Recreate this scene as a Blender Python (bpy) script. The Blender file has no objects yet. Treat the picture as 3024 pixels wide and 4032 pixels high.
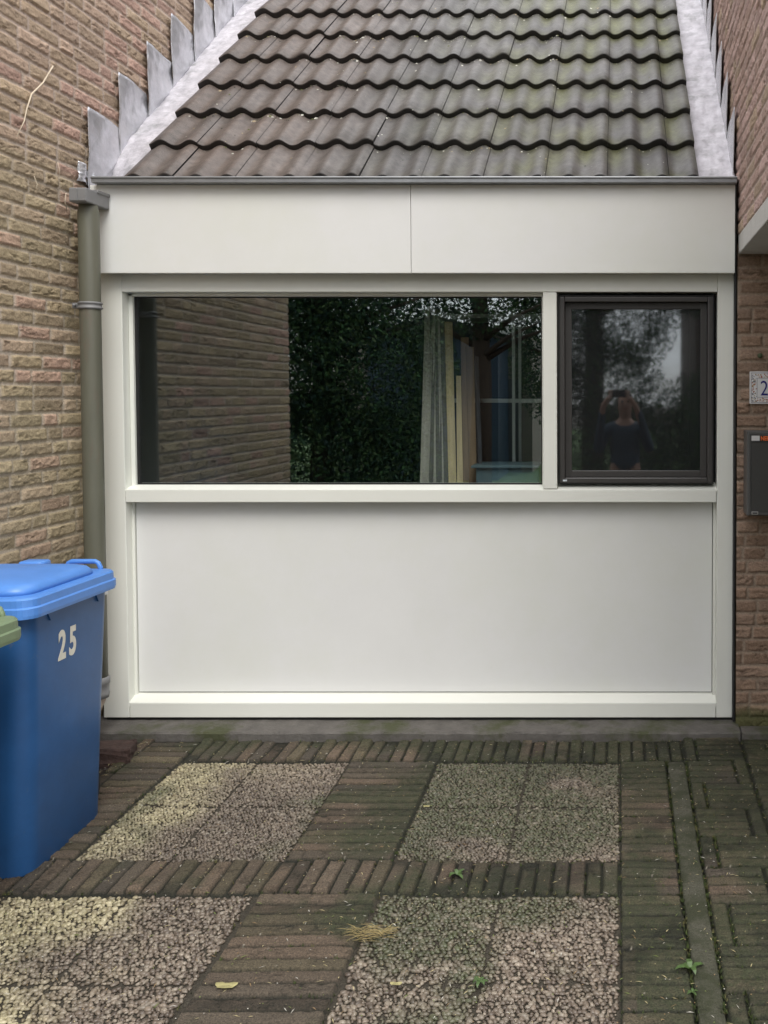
import bpy, bmesh, math, random
import numpy as np
from mathutils import Vector, Matrix
R = math.radians
C = bpy.context.scene.collection
sc = bpy.context.scene
random.seed(5)

# ---------------------------------------------------------------- camera
cd = bpy.data.cameras.new('camera'); cam = bpy.data.objects.new('camera', cd); C.objects.link(cam)
cd.sensor_fit = 'VERTICAL'; cd.sensor_height = 36; cd.lens = 33.526
cd.shift_x = -0.2294; cd.shift_y = -0.0832
cam.location = (0, 0, 1.61); cam.rotation_euler = (R(88.0), 0, 0)
cd.clip_start = 0.05; cd.clip_end = 500
sc.camera = cam

# ---------------------------------------------------------------- world, sun
SUN_EL, SUN_AZ = 52, 160          # azimuth measured from +Y towards +X
w = bpy.data.worlds.new('World'); sc.world = w; w.use_nodes = True
nt = w.node_tree; bg = nt.nodes['Background']
sky = nt.nodes.new('ShaderNodeTexSky'); sky.sky_type = 'NISHITA'; sky.sun_disc = False
sky.sun_elevation = R(SUN_EL); sky.sun_rotation = R(SUN_AZ)
sky.dust_density = 2.0; sky.air_density = 1.0
tc = nt.nodes.new('ShaderNodeTexCoord'); mp = nt.nodes.new('ShaderNodeMapping'); mp.inputs['Scale'].default_value = (1, 1, 2.2)
nz = nt.nodes.new('ShaderNodeTexNoise'); nz.inputs['Scale'].default_value = 2.3; nz.inputs['Detail'].default_value = 7; nz.inputs['Roughness'].default_value = .6
cr = nt.nodes.new('ShaderNodeValToRGB'); cr.color_ramp.elements[0].position = .38; cr.color_ramp.elements[1].position = .58
cr.color_ramp.elements[0].color = (.35, .35, .35, 1); cr.color_ramp.elements[1].color = (1, 1, 1, 1)
mx = nt.nodes.new('ShaderNodeMix'); mx.data_type = 'RGBA'
mx.inputs[7].default_value = (17.0, 16.9, 17.2, 1)
nt.links.new(tc.outputs['Generated'], mp.inputs['Vector']); nt.links.new(mp.outputs['Vector'], nz.inputs['Vector'])
nt.links.new(nz.outputs['Fac'], cr.inputs['Fac']); nt.links.new(cr.outputs['Color'], mx.inputs[0])
nt.links.new(sky.outputs['Color'], mx.inputs[6]); nt.links.new(mx.outputs[2], bg.inputs['Color'])
bg.inputs['Strength'].default_value = 0.11
sl = bpy.data.lights.new('sun', 'SUN'); so = bpy.data.objects.new('sun', sl); C.objects.link(so)
sl.energy = 1.5; sl.angle = R(30); sl.color = (1, .97, .92)
sd = Vector((math.sin(R(SUN_AZ))*math.cos(R(SUN_EL)), math.cos(R(SUN_AZ))*math.cos(R(SUN_EL)), math.sin(R(SUN_EL))))
so.rotation_euler = sd.to_track_quat('Z', 'Y').to_euler(); so.location = (4, -3, 9)
sc.view_settings.view_transform = 'Standard'; sc.view_settings.look = 'None'
sc.view_settings.gamma = 1; sc.view_settings.exposure = 0.62
sc.cycles.max_bounces = 10; sc.cycles.diffuse_bounces = 5; sc.cycles.transparent_max_bounces = 12

# ---------------------------------------------------------------- helpers
def tag(o, label=None, cat=None, group=None, kind=None):
    if label: o['label'] = label
    if cat: o['category'] = cat
    if group: o['group'] = group
    if kind: o['kind'] = kind
    return o
def thing(name, label, cat, loc=(0, 0, 0), rz=0, group=None):
    o = bpy.data.objects.new(name, None); C.objects.link(o)
    o.location = loc; o.rotation_euler = (0, 0, rz); o.empty_display_size = .1
    return tag(o, label, cat, group)
def link(name, me, mat, parent=None, smooth=False):
    o = bpy.data.objects.new(name, me); C.objects.link(o)
    if mat: me.materials.append(mat)
    if parent is not None: o.parent = parent
    if smooth: me.polygons.foreach_set('use_smooth', [True]*len(me.polygons))
    return o
def obj(name, bm, mat, parent=None, smooth=False):
    me = bpy.data.meshes.new(name); bm.to_mesh(me); bm.free()
    return link(name, me, mat, parent, smooth)
def npmesh(name, V, F, mat, parent=None, smooth=False, cols=None):
    me = bpy.data.meshes.new(name); V = np.asarray(V, np.float32); F = np.asarray(F, np.int32)
    k = F.shape[1]; me.vertices.add(len(V)); me.vertices.foreach_set('co', V.ravel())
    me.loops.add(F.size); me.loops.foreach_set('vertex_index', F.ravel())
    me.polygons.add(len(F)); me.polygons.foreach_set('loop_start', np.arange(0, F.size, k, dtype=np.int32))
    me.polygons.foreach_set('loop_total', np.full(len(F), k, np.int32))
    if smooth: me.polygons.foreach_set('use_smooth', np.ones(len(F), bool))
    if cols is not None:
        a = me.color_attributes.new('tone', 'FLOAT_COLOR', 'POINT')
        cc = np.ones((len(V), 4), np.float32); cc[:, :3] = cols; a.data.foreach_set('color', cc.ravel())
    me.update(calc_edges=True); me.validate()
    o = bpy.data.objects.new(name, me); C.objects.link(o)
    if mat: me.materials.append(mat)
    if parent is not None: o.parent = parent
    return o
def box(bm, x0, x1, y0, y1, z0, z1, bev=0):
    M = Matrix.Translation(((x0+x1)/2, (y0+y1)/2, (z0+z1)/2)) @ Matrix.Diagonal((x1-x0, y1-y0, z1-z0, 1))
    r = bmesh.ops.create_cube(bm, size=1, matrix=M)
    if bev:
        es = list({e for v in r['verts'] for e in v.link_edges})
        bmesh.ops.bevel(bm, geom=es, offset=bev, segments=2, affect='EDGES', profile=.5)
    return r
def bxo(name, mat, parent, *a, bev=0.002):
    bm = bmesh.new(); box(bm, *a, bev=bev); return obj(name, bm, mat, parent)
def prism(bm, pts, axis, a0, a1):
    """pts are 2-D points; axis 'x' gives (y,z) pts, 'y' gives (x,z), 'z' gives (x,y)"""
    def mk(p, a):
        return {'x': (a, p[0], p[1]), 'y': (p[0], a, p[1]), 'z': (p[0], p[1], a)}[axis]
    A = [bm.verts.new(mk(p, a0)) for p in pts]; B = [bm.verts.new(mk(p, a1)) for p in pts]
    n = len(pts); bm.faces.new(A); bm.faces.new(B[::-1])
    for i in range(n): bm.faces.new((A[i], B[i], B[(i+1) % n], A[(i+1) % n]))
    bmesh.ops.recalc_face_normals(bm, faces=bm.faces)
def tube(bm, pts, rad, seg=12, cap=True):
    pts = [Vector(p) for p in pts]; rings = []
    rads = rad if isinstance(rad, (list, tuple)) else [rad]*len(pts)
    up = None
    for i, p in enumerate(pts):
        d = (pts[min(i+1, len(pts)-1)]-pts[max(i-1, 0)]).normalized()
        if up is None: up = d.orthogonal().normalized()
        a = (up - d*up.dot(d)).normalized(); up = a; b = d.cross(a)
        rings.append([bm.verts.new(p+(a*math.cos(t)+b*math.sin(t))*rads[i]) for t in [2*math.pi*k/seg for k in range(seg)]])
    for r0, r1 in zip(rings, rings[1:]):
        for k in range(seg): bm.faces.new((r0[k], r0[(k+1) % seg], r1[(k+1) % seg], r1[k]))
    if cap:
        bm.faces.new(rings[0][::-1]); bm.faces.new(rings[-1])
def gz(Y): return .031-(4.3-max(Y, -4))*.0354
def gza(Y): return .031-(4.3-np.maximum(Y, -4))*.0354
def ss(x): x = np.clip(x, 0, 1); return x*x*(3-2*x)
def vn(U, V, fu, fv, seed):
    """smooth value noise sampled at arrays U,V (metres) with frequencies fu,fv"""
    rng = np.random.RandomState(seed); T = rng.rand(256, 256)
    a = U*fu; b = V*fv; ia = np.floor(a).astype(int); ib = np.floor(b).astype(int)
    fa = ss(a-ia); fb = ss(b-ib); i0 = ia % 256; i1 = (ia+1) % 256; j0 = ib % 256; j1 = (ib+1) % 256
    return (T[i0, j0]*(1-fa)+T[i1, j0]*fa)*(1-fb)+(T[i0, j1]*(1-fa)+T[i1, j1]*fa)*fb
def fbm(U, V, fu, fv, seed, o=4):
    s = 0; am = 1; t = 0
    for k in range(o):
        s = s+am*vn(U+7.3*k, V+3.1*k, fu*2**k, fv*2**k, seed+k); t += am; am *= .5
    return s/t

# ---------------------------------------------------------------- materials
def mat(name, col=(.5, .5, .5), rough=.6, metal=0, attr=False, nscale=None, namt=.15, bump=0, bscale=60, spec=.5, stretch=None, dirt_tint=None, trans=0):
    m = bpy.data.materials.new(name); m.use_nodes = True; t = m.node_tree; b = t.nodes['Principled BSDF']
    b.inputs['Base Color'].default_value = (*col, 1); b.inputs['Roughness'].default_value = rough
    b.inputs['Metallic'].default_value = metal; b.inputs['Specular IOR Level'].default_value = spec
    co = t.nodes.new('ShaderNodeTexCoord'); vec = co.outputs['Object']
    if stretch:
        q = t.nodes.new('ShaderNodeMapping'); q.inputs['Scale'].default_value = stretch
        t.links.new(vec, q.inputs['Vector']); vec = q.outputs['Vector']
    src = None
    if attr:
        a = t.nodes.new('ShaderNodeAttribute'); a.attribute_name = 'tone'; src = a.outputs['Color']
    else:
        rgb = t.nodes.new('ShaderNodeRGB'); rgb.outputs[0].default_value = (*col, 1); src = rgb.outputs[0]
    if nscale:
        n = t.nodes.new('ShaderNodeTexNoise'); n.inputs['Scale'].default_value = nscale; n.inputs['Detail'].default_value = 8; n.inputs['Roughness'].default_value = .65
        t.links.new(vec, n.inputs['Vector'])
        mr = t.nodes.new('ShaderNodeMapRange'); mr.inputs[1].default_value = .3; mr.inputs[2].default_value = .7
        mr.inputs[3].default_value = 1-namt; mr.inputs[4].default_value = 1+namt
        t.links.new(n.outputs['Fac'], mr.inputs[0])
        vm = t.nodes.new('ShaderNodeVectorMath'); vm.operation = 'SCALE'
        t.links.new(src, vm.inputs[0]); t.links.new(mr.outputs[0], vm.inputs['Scale']); src = vm.outputs[0]
    if dirt_tint:
        dc, ds, lo, hi = dirt_tint
        n = t.nodes.new('ShaderNodeTexNoise'); n.inputs['Scale'].default_value = ds; n.inputs['Detail'].default_value = 9; n.inputs['Roughness'].default_value = .7
        t.links.new(vec, n.inputs['Vector'])
        r = t.nodes.new('ShaderNodeMapRange'); r.inputs[1].default_value = lo; r.inputs[2].default_value = hi
        t.links.new(n.outputs['Fac'], r.inputs[0])
        x = t.nodes.new('ShaderNodeMix'); x.data_type = 'RGBA'; x.inputs[7].default_value = (*dc, 1)
        t.links.new(r.outputs[0], x.inputs[0]); t.links.new(src, x.inputs[6]); src = x.outputs[2]
    t.links.new(src, b.inputs['Base Color'])
    if bump:
        n = t.nodes.new('ShaderNodeTexNoise'); n.inputs['Scale'].default_value = bscale; n.inputs['Detail'].default_value = 6
        t.links.new(vec, n.inputs['Vector'])
        bp = t.nodes.new('ShaderNodeBump'); bp.inputs['Strength'].default_value = bump; bp.inputs['Distance'].default_value = .01
        t.links.new(n.outputs['Fac'], bp.inputs['Height']); t.links.new(bp.outputs[0], b.inputs['Normal'])
    if trans: b.inputs['Transmission Weight'].default_value = trans
    return m
def glassmat(name, f0=.135, rough=0.0, tint=(.9, .93, .92), haze=0):
    m = bpy.data.materials.new(name); m.use_nodes = True; t = m.node_tree
    for n in list(t.nodes):
        if n.type == 'BSDF_PRINCIPLED': t.nodes.remove(n)
    out = [n for n in t.nodes if n.type == 'OUTPUT_MATERIAL'][0]
    g = t.nodes.new('ShaderNodeBsdfGlossy'); g.inputs['Roughness'].default_value = rough; g.inputs['Color'].default_value = (.9, .97, 1, 1)
    tr = t.nodes.new('ShaderNodeBsdfTransparent'); tr.inputs['Color'].default_value = (*tint, 1)
    lw = t.nodes.new('ShaderNodeLayerWeight'); lw.inputs['Blend'].default_value = .5
    p = t.nodes.new('ShaderNodeMath'); p.operation = 'POWER'; p.inputs[1].default_value = 4
    a = t.nodes.new('ShaderNodeMath'); a.operation = 'MULTIPLY_ADD'; a.inputs[1].default_value = .9; a.inputs[2].default_value = f0
    a.use_clamp = True; mxs = t.nodes.new('ShaderNodeMixShader')
    t.links.new(lw.outputs['Facing'], p.inputs[0]); t.links.new(p.outputs[0], a.inputs[0]); t.links.new(a.outputs[0], mxs.inputs[0])
    t.links.new(tr.outputs[0], mxs.inputs[1]); t.links.new(g.outputs[0], mxs.inputs[2]); t.links.new(mxs.outputs[0], out.inputs['Surface'])
    if haze:
        df = t.nodes.new('ShaderNodeBsdfDiffuse'); df.inputs['Color'].default_value = (.16, .16, .17, 1); m2 = t.nodes.new('ShaderNodeMixShader'); m2.inputs[0].default_value = haze
        t.links.new(mxs.outputs[0], m2.inputs[1]); t.links.new(df.outputs[0], m2.inputs[2]); t.links.new(m2.outputs[0], out.inputs['Surface'])
    return m

M_brick = mat('brickwork', attr=True, rough=.9, nscale=90, namt=.22, bump=.5, bscale=130, spec=.25)
M_pave = mat('paving_bricks', attr=True, rough=.72, nscale=190, namt=.65, bump=.8, bscale=240, spec=.35)
M_pebble = mat('pebbles', attr=True, rough=.38, nscale=120, namt=.2, spec=.45)
M_tile = mat('roof_tiles', attr=True, rough=.5, nscale=28, namt=.34, bump=.25, bscale=220, spec=.45)
M_lead = mat('lead_sheet', (.50, .505, .53), rough=.27, metal=.5, nscale=9, namt=.25, bump=1.0, bscale=11, dirt_tint=((.55, .54, .56), 5, .5, .72))
M_leadw = mat('weathered_lead', (.52, .50, .53), rough=.5, metal=.15, nscale=14, namt=.25, bump=.8, bscale=18, dirt_tint=((.25, .25, .25), 8, .52, .72))
M_zinc = mat('zinc', (.27, .28, .29), rough=.45, metal=.5, nscale=12, namt=.15)
M_white = mat('cream_paint', (.74, .75, .69), rough=.36, nscale=2.2, namt=.02, spec=.5, dirt_tint=((.50, .49, .42), 45, .68, .80))
M_panel = mat('white_panel', (.74, .745, .73), rough=.33, nscale=1.6, namt=.03, spec=.5, dirt_tint=((.69, .705, .635), 1.0, .42, .80))  # broad greenish-cream blotches put the tint of the light into the panel colour
M_gasket = mat('black_rubber', (.012, .012, .012), rough=.5)
M_darkframe = mat('dark_grey_aluminium', (.05, .047, .045), rough=.35, nscale=30, namt=.05)
M_glass = glassmat('window_glass')
M_concrete = mat('old_concrete', (.105, .097, .088), rough=.85, nscale=14, namt=.25, bump=.4, bscale=90, dirt_tint=((.055, .06, .028), 3.0, .5, .62))
M_kerb = mat('kerb_concrete', (.085, .082, .06), rough=.9, nscale=170, namt=.6, bump=.9, bscale=200, dirt_tint=((.034, .038, .017), 9, .38, .58))
M_canopy = mat('painted_concrete', (.52, .52, .50), rough=.7, nscale=9, namt=.08, bump=.2, bscale=80)
M_soil = mat('dirt_tint', (.045, .033, .024), rough=1, nscale=60, namt=.5, bump=1, bscale=120, dirt_tint=((.12, .11, .06), 90, .62, .68))
M_pipe = mat('pipe_pvc', (.115, .115, .085), rough=.5, nscale=7, namt=.1, stretch=(3, 3, .6), dirt_tint=((.13, .10, .075), 3, .55, .7))
M_pipepink = mat('pipe_pvc_faded', (.36, .29, .23), rough=.6, nscale=20, namt=.12)
M_grey = mat('grey_plastic', (.19, .19, .19), rough=.5, nscale=15, namt=.1)
M_lid = mat('bin_lid_blue', (.085, .24, .62), rough=.38, nscale=11, namt=.07, bump=.05, bscale=300)
M_binb = mat('bin_body_blue', (.022, .092, .25), rough=.42, nscale=9, namt=.12, bump=.06, bscale=350, dirt_tint=((.085, .12, .20), 34, .62, .74))
M_lidg = mat('bin_lid_green', (.17, .23, .13), rough=.5, nscale=11, namt=.1)
M_bing = mat('bin_body_green', (.015, .05, .012), rough=.5)
M_sticker = mat('number_sticker', (.72, .70, .60), rough=.5, nscale=40, namt=.08)
M_rubber = mat('tyre_rubber', (.02, .02, .02), rough=.8)
M_mail = mat('mailbox_grey', (.05, .05, .048), rough=.4, nscale=60, namt=.06)
M_maill = mat('mailbox_rim', (.09, .09, .088), rough=.35)
M_steel = mat('steel', (.55, .55, .55), rough=.3, metal=.8)
M_orange = mat('orange_print', (.85, .16, .03), rough=.5)
M_navy = mat('navy_glaze', (.03, .03, .20), rough=.2)
M_glaze = mat('white_glaze', (.72, .72, .72), rough=.15)
M_leafy = mat('foliage', attr=True, rough=.6, spec=.3)
M_bark = mat('bark', (.07, .05, .035), rough=.95, nscale=12, namt=.4, bump=.8, bscale=30)
M_wood = mat('planed_wood', (.78, .62, .36), rough=.55, nscale=5, namt=.25, stretch=(6, 6, .5))
M_woodg = mat('aged_wood', (.46, .43, .38), rough=.6, nscale=5, namt=.25, stretch=(6, 6, .5))
M_woodd = mat('dark_aged_wood', (.15, .14, .13), rough=.6, nscale=5, namt=.25, stretch=(6, 6, .5)); M_woodb = mat('brown_wood', (.30, .20, .12), rough=.6, nscale=5, namt=.25, stretch=(6, 6, .5))
M_room = mat('interior_plaster', (.07, .075, .09), rough=.9)
M_roomf = mat('interior_floor', (.09, .08, .07), rough=.8)
M_straw = mat('dry_grass', (.30, .235, .10), rough=.8)
M_stem = mat('dry_stem', (.62, .53, .40), rough=.8)
M_leafd = mat('dead_leaf', (.30, .27, .12), rough=.7, nscale=80, namt=.3)
M_weed = mat('weed_green', (.055, .10, .025), rough=.5, nscale=60, namt=.3)

# ---------------------------------------------------------------- masonry height field
def wall_rects(u0, u1, v0, v1, seed, cols):
    rng = random.Random(seed); out = []; v = v0; row = 0
    while v < v1:
        u = u0-rng.random()*.2
        while u < u1:
            L = rng.choice([.205, .205, .205, .098])
            out.append((u, u+L, v, v+.049, rng.choice(cols), rng.gauss(0, 1), rng.gauss(0, 1)))
            u += L+.0125
        v += .0615; row += 1
    return out
def masonry(us, vs, rects, mortar, seed, depth=.009, rough=1.0, warp=.0016, edge=.006, cvar=.1):
    U, V = np.meshgrid(us, vs, indexing='ij')
    n1 = fbm(U, V, 35, 60, seed); n2 = fbm(U+.25*V, V-.12*U, 12, 32, seed+20, 4); n3 = fbm(U, V, 120, 120, seed+40, 2)
    n4 = vn(U, V, 2.2, 60, seed+60)
    H = -depth*(.75+.5*n1); Cc = np.empty(U.shape+(3,)); Cc[:] = mortar
    Cc *= (.85+.3*n1)[..., None]
    crease = np.clip(1-np.abs(n2-.5)/.035, 0, 1)*ss((vn(U, V, 9, 26, seed+61)-.5)*6)
    face = (n1-.5)*.010*rough+(n3-.5)*.003*rough-crease*.008*rough
    for (a, b, c, d, col, tu, tv) in rects:
        i0, i1 = np.searchsorted(us, (a-.003, b+.003)); j0, j1 = np.searchsorted(vs, (c-.003, d+.003))
        if i1 <= i0 or j1 <= j0: continue
        s = (slice(i0, i1), slice(j0, j1)); u = U[s]; v = V[s]
        dd = np.minimum(np.minimum(u-a, b-u), np.minimum(v-c, d-v))+(n3[s]-.5)*warp*2+(n1[s]-.5)*warp*2
        k = ss(dd/edge+.15); hh = face[s]+.0015*tu+.0012*tv*(v-(c+d)/2)/.03+.002
        H[s] = np.where(k > 0, H[s]*(1-k)+hh*k, H[s])
        cc = np.array(col)[None, None, :]*((1+cvar*tu)*(.86+.28*n2[s])*(1-.45*crease[s]))[..., None]
        kc = ss(dd/.003+.3)[..., None]
        Cc[s] = Cc[s]*(1-kc)+cc*kc
    return U, V, H, Cc
def mossn(x, y): return fbm(x*.83+y*.56+40, y*.83-x*.56+40, 2.9, 2.9, 21, 5)*.6+fbm(x*.4-y*.92+60, y*.4+x*.92+60, 4.1, 4.1, 23, 5)*.4
def gridfaces(nu, nv, flip=False):
    i = np.arange(nu-1)[:, None]; j = np.arange(nv-1)[None, :]; a = (i*nv+j).ravel()
    F = np.stack([a, a+nv, a+nv+1, a+1], 1)
    return F[:, ::-1] if flip else F

# ---------------------------------------------------------------- left brick house
def paint_growth_and_tone(U, V, Cc, col, mask):
    return Cc*(1-mask[..., None])+np.array(col)*mask[..., None]
brickL = [(.41, .32, .205), (.375, .295, .195), (.44, .33, .235), (.35, .27, .185), (.39, .31, .20), (.46, .305, .235)]
hl = thing('brick_house', 'rough tan brick house wall left of the garage, behind the blue bin', 'house', (-2.47, 3, 0))
us = np.concatenate([np.arange(1.87, 3.4, .012), np.arange(3.4, 6.9, .0075)]); vs = np.arange(-.25, 4.75, .0045)
U, V, Hh, Cc = masonry(us, vs, wall_rects(1.87, 6.9, -.25, 4.75, 3, brickL), (.48, .41, .335), 11, rough=.8, depth=.0045, warp=.0018)
m1 = ss((fbm(U, V, .9, .9, 91)-.45)*5)*.35
Cc = paint_growth_and_tone(U, V, Cc, (.33, .29, .18), m1*(V < 2.6))
Cc = paint_growth_and_tone(U, V, Cc, (.48, .34, .29), ss((V-2.2)/1.0)*.3)
Cc = paint_growth_and_tone(U, V, Cc, (.20, .165, .12), ss((1.5-V)/1.2)*.45); Cc = Cc*(1-.2*ss((.9-V)/.9))[..., None]  # wall colour turns browner and darker towards the bottom
VV = np.stack([-2.47+Hh, U, V], -1).reshape(-1, 3); VV -= np.array([-2.47, 3, 0])
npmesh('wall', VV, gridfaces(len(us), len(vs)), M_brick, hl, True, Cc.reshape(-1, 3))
bm = bmesh.new(); box(bm, -5.5+2.47, -.02, 1.875-3, 10-3, -.3, 4.745); box(bm, -5.5+2.47, -.004, 1.875-3, 10-3, 4.745, 6.2)
M_bplain = mat('brick_far', (.33, .25, .16), rough=.9, nscale=20, namt=.3)
obj('rear_wall', bm, M_bplain, hl)

# ---------------------------------------------------------------- right brick house
hr = thing('brick_house', 'brown brick house on the right with a pale concrete porch canopy', 'house', (.54, 4, 0))
O = np.array([.54, 4, 0])
brickR = [(.42, .30, .26), (.46, .33, .29), (.39, .28, .24), (.43, .33, .25), (.47, .34, .31)]
us = np.arange(2.2, 6.6, .008); vs = np.arange(2.335, 4.9, .005)
U, V, Hh, Cc = masonry(us, vs, wall_rects(2.2, 6.6, 2.335, 4.9, 8, brickR), (.46, .37, .33), 31, rough=.9, depth=.005, warp=.002)
VV = np.stack([.548-Hh*.8, U, V], -1).reshape(-1, 3)-O
npmesh('wall', VV, gridfaces(len(us), len(vs), True), M_brick, hr, True, Cc.reshape(-1, 3))
brickP = [(.27, .185, .13), (.25, .17, .12), (.285, .20, .145), (.235, .165, .12)]
us = np.arange(.545, 1.75, .005); vs = np.arange(-.1, 2.3, .0045)
U, V, Hh, Cc = masonry(us, vs, wall_rects(.565, 1.75, -.08, 2.3, 18, brickP), (.29, .225, .17), 51, rough=.9, depth=.005)
mm = ss((.16-V)/.06+(fbm(U, V, 8, 8, 77)-.5)); Cc = paint_growth_and_tone(U, V, Cc, (.075, .085, .03), mm*.85)
VV = np.stack([U, 4.40-Hh, V], -1).reshape(-1, 3)-O
npmesh('porch_wall', VV, gridfaces(len(us), len(vs)), M_brick, hr, True, Cc.reshape(-1, 3))
bm = bmesh.new(); box(bm, .02, 4, -1.9, 5.5, 2.34, 4.9)           # upper block above canopy
box(bm, .02, 4, .42, 5.5, -.3, 2.34)
obj('upper_storey', bm, M_bplain, hr)
bm = bmesh.new(); box(bm, .006, 3.9, -2.1, .385, 2.247, 2.332, bev=.004); obj('canopy', bm, M_canopy, hr)
bm = bmesh.new(); box(bm, 1.35, 1.5, -1.9, .385, -.3, 2.245); obj('porch_side_wall', bm, M_bplain, hr)
bm = bmesh.new(); prism(bm, [(.03, -.02), (.034, -.02), (.034, .003), (.03, .003)], 'x', 0, .01); bm.free()
bxo('plinth', M_concrete, hr, .02, 1.2, .30, .392, -.1, .065, bev=.01)

# ---------------------------------------------------------------- ground
def add_struct(name, o, kind='structure'):
    o.name = name; o['kind'] = kind; return o
# base sheets
ys = [-120, -4.2, -4, 1.2, 4.9, 60]
def gbase(y): return gz(y) if y > -4 else gz(-4)
V0 = []; 
for y in ys:
    for x in (-120, 120): V0.append((x, y, min(gbase(y), .02)-.035))
npmesh('ground', V0, [[2*i, 2*i+1, 2*i+3, 2*i+2] for i in range(len(ys)-1)], mat('earth', (.07, .06, .045), rough=1, nscale=3, namt=.3))['kind'] = 'structure'
# street + lawn behind the photographer
g = gz(-4)
bm = bmesh.new(); box(bm, -30, 30, -7.5, -4.6, g-.05, g+.004); add_struct('road', obj('road', bm, mat('street_bricks', (.16, .12, .10), rough=.9, nscale=8, namt=.25)))
bm = bmesh.new(); box(bm, -30, 30, -40, -7.6, g-.04, g+.05); add_struct('lawn', obj('lawn', bm, mat('lawn_grass', (.07, .13, .03), rough=.9, nscale=5, namt=.4)))
bm = bmesh.new(); vv = [bm.verts.new((x, y, gz(y)-.012)) for y in (1.70, -3.99) for x in (-2.46, 1.74)]; bm.faces.new((vv[0], vv[2], vv[3], vv[1]))
M_rows = mat('brick_rows', (.075, .06, .045), rough=.8, nscale=30, namt=.4, bump=.6, bscale=60)
_t = M_rows.node_tree; _b = _t.nodes.new('ShaderNodeTexBrick'); _c = _t.nodes.new('ShaderNodeTexCoord'); _b.inputs['Scale'].default_value = 1
_b.inputs['Brick Width'].default_value = .2; _b.inputs['Row Height'].default_value = .055; _b.inputs['Mortar Size'].default_value = .004
_b.inputs['Color1'].default_value = (.10, .077, .055, 1); _b.inputs['Color2'].default_value = (.065, .058, .042, 1); _b.inputs['Mortar'].default_value = (.02, .018, .014, 1)
_t.links.new(_c.outputs['Object'], _b.inputs['Vector']); _t.links.new(_b.outputs['Color'], _t.nodes['Principled BSDF'].inputs['Base Color'])
add_struct('driveway', obj('driveway', bm, M_rows))
# paving height field
us = np.arange(-2.46, 1.75, .0048); vs = np.arange(1.7, 4.34, .0048)
rng = random.Random(4); rects = []
PB = [(.095, .073, .052), (.082, .066, .048), (.108, .080, .056), (.07, .058, .044), (.09, .074, .047)]
def pr(x0, x1, y0, y1):
    rects.append((x0+.003, x1-.003, y0+.004, y1-.004, rng.choice(PB), rng.gauss(0, 1), rng.gauss(0, 1)))
def rows(x0, x1, y0, y1, n=None, L=.2, off=0):      # bricks long in X
    n = n or round((y1-y0)/.0555); p = (y1-y0)/n
    nx = max(1, round((x1-x0)/L)); 
    for k in range(n):
        j = rng.uniform(-.004, .004); sh = (k % 2)*.5*L if nx > 1 and off else 0
        xs = [x0]+[x0+(x1-x0)/nx*(i+.0)+j+sh for i in range(1, nx+(1 if sh else 0)) if x0+(x1-x0)/nx*i+sh < x1-.02]+[x1]
        if sh: xs = [x0, x0+sh]+[q for q in xs[1:-1] if q > x0+sh+.03]+[x1]
        for a, b in zip(xs, xs[1:]): pr(a, b, y0+k*p, y0+(k+1)*p)
def cols(x0, x1, y0, y1, n=None):                   # bricks long in Y
    n = n or round((x1-x0)/.0555); p = (x1-x0)/n
    for k in range(n): j = rng.uniform(-.004, .004); pr(x0+k*p, x0+(k+1)*p, y0+j, y1+j)
cols(-2.17, -2.115, 1.7, 4.27); 
for k in range(13): pr(-2.17, -2.115, 1.7+k*.205, 1.7+(k+1)*.205)
rects = rects[1:]
rows(-2.115, -1.895, 3.26, 4.27)
cols(-1.89, .28, 4.07, 4.285)
rows(-1.16, -.785, 3.257, 4.065, L=.38)
rows(.005, .203, 3.257, 4.065)
cols(-2.115, .0, 3.045, 3.25)
rows(.005, .203, 3.045, 3.255)
rows(-1.18, -.775, 1.7, 3.04, L=.4)
rows(.005, .203, 1.7, 3.04)
rows(.29, .55, 1.7, 1.75)
rows(.345, .55, 4.07, 4.335, n=5); pr(.29, .343, 4.07, 4.335)
y = 4.066; k = 0
while y > 1.75:
    y2 = y-.215
    if k % 2 == 0: rows(.29, .49, y2, y, n=4); pr(.492, .55, y2, y)
    else: rows(.348, .55, y2, y, n=4); pr(.29, .346, y2, y)
    y = y2; k += 1
rows(.555, 1.75, 1.7, 4.3, L=.205, off=1)
U, V, Hh, Cc = masonry(us, vs, rects, (.018, .016, .012), 71, depth=.012, rough=.55, warp=.0006, edge=.005, cvar=.15)
und = (fbm(U, V, 2.2, 2.2, 15)-.5)*.018
moss = ss((mossn(U, V)-.5)*7+.1+ss((U+1.15)/.5)*1.0-ss((3.3-V)/.8)*.75*(U < .05)-ss((.02-U)*3)*ss((3.1-V)*3)*.3)
moss2 = fbm(U, V, 70, 70, 33, 3)
mk = np.clip(moss*(.55+.7*(moss2-.3)), 0, 1)
joint = np.clip(-Hh/.006, 0, 1)
Cc = paint_growth_and_tone(U, V, Cc, (.036, .043, .020), np.clip(mk*1.1, 0, .93))
Cc = paint_growth_and_tone(U, V, Cc, (.016, .017, .011), joint*.85)
dark = ss((fbm(U, V, 6, 6, 45)-.52)*7)*ss((U+.9)/.4)
Cc = Cc*(1-.35*dark)[..., None]
edg = ss((U+1.95)*8)*0
Z = gza(V)+Hh+und+mk*.002
# soil strip by the wall sits lower
Z = np.where(U < -2.18, gza(V)-.02+.01*fbm(U, V, 20, 20, 61), Z)
Cc = np.where((U < -2.178)[..., None], np.array((.035, .026, .02))*(.6+.9*fbm(U, V, 60, 60, 62))[..., None], Cc)
# little pale grains
gr = vn(U, V, 170, 170, 81) > .965
Cc = np.where(gr[..., None], np.array((.22, .20, .16)), Cc)
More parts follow.
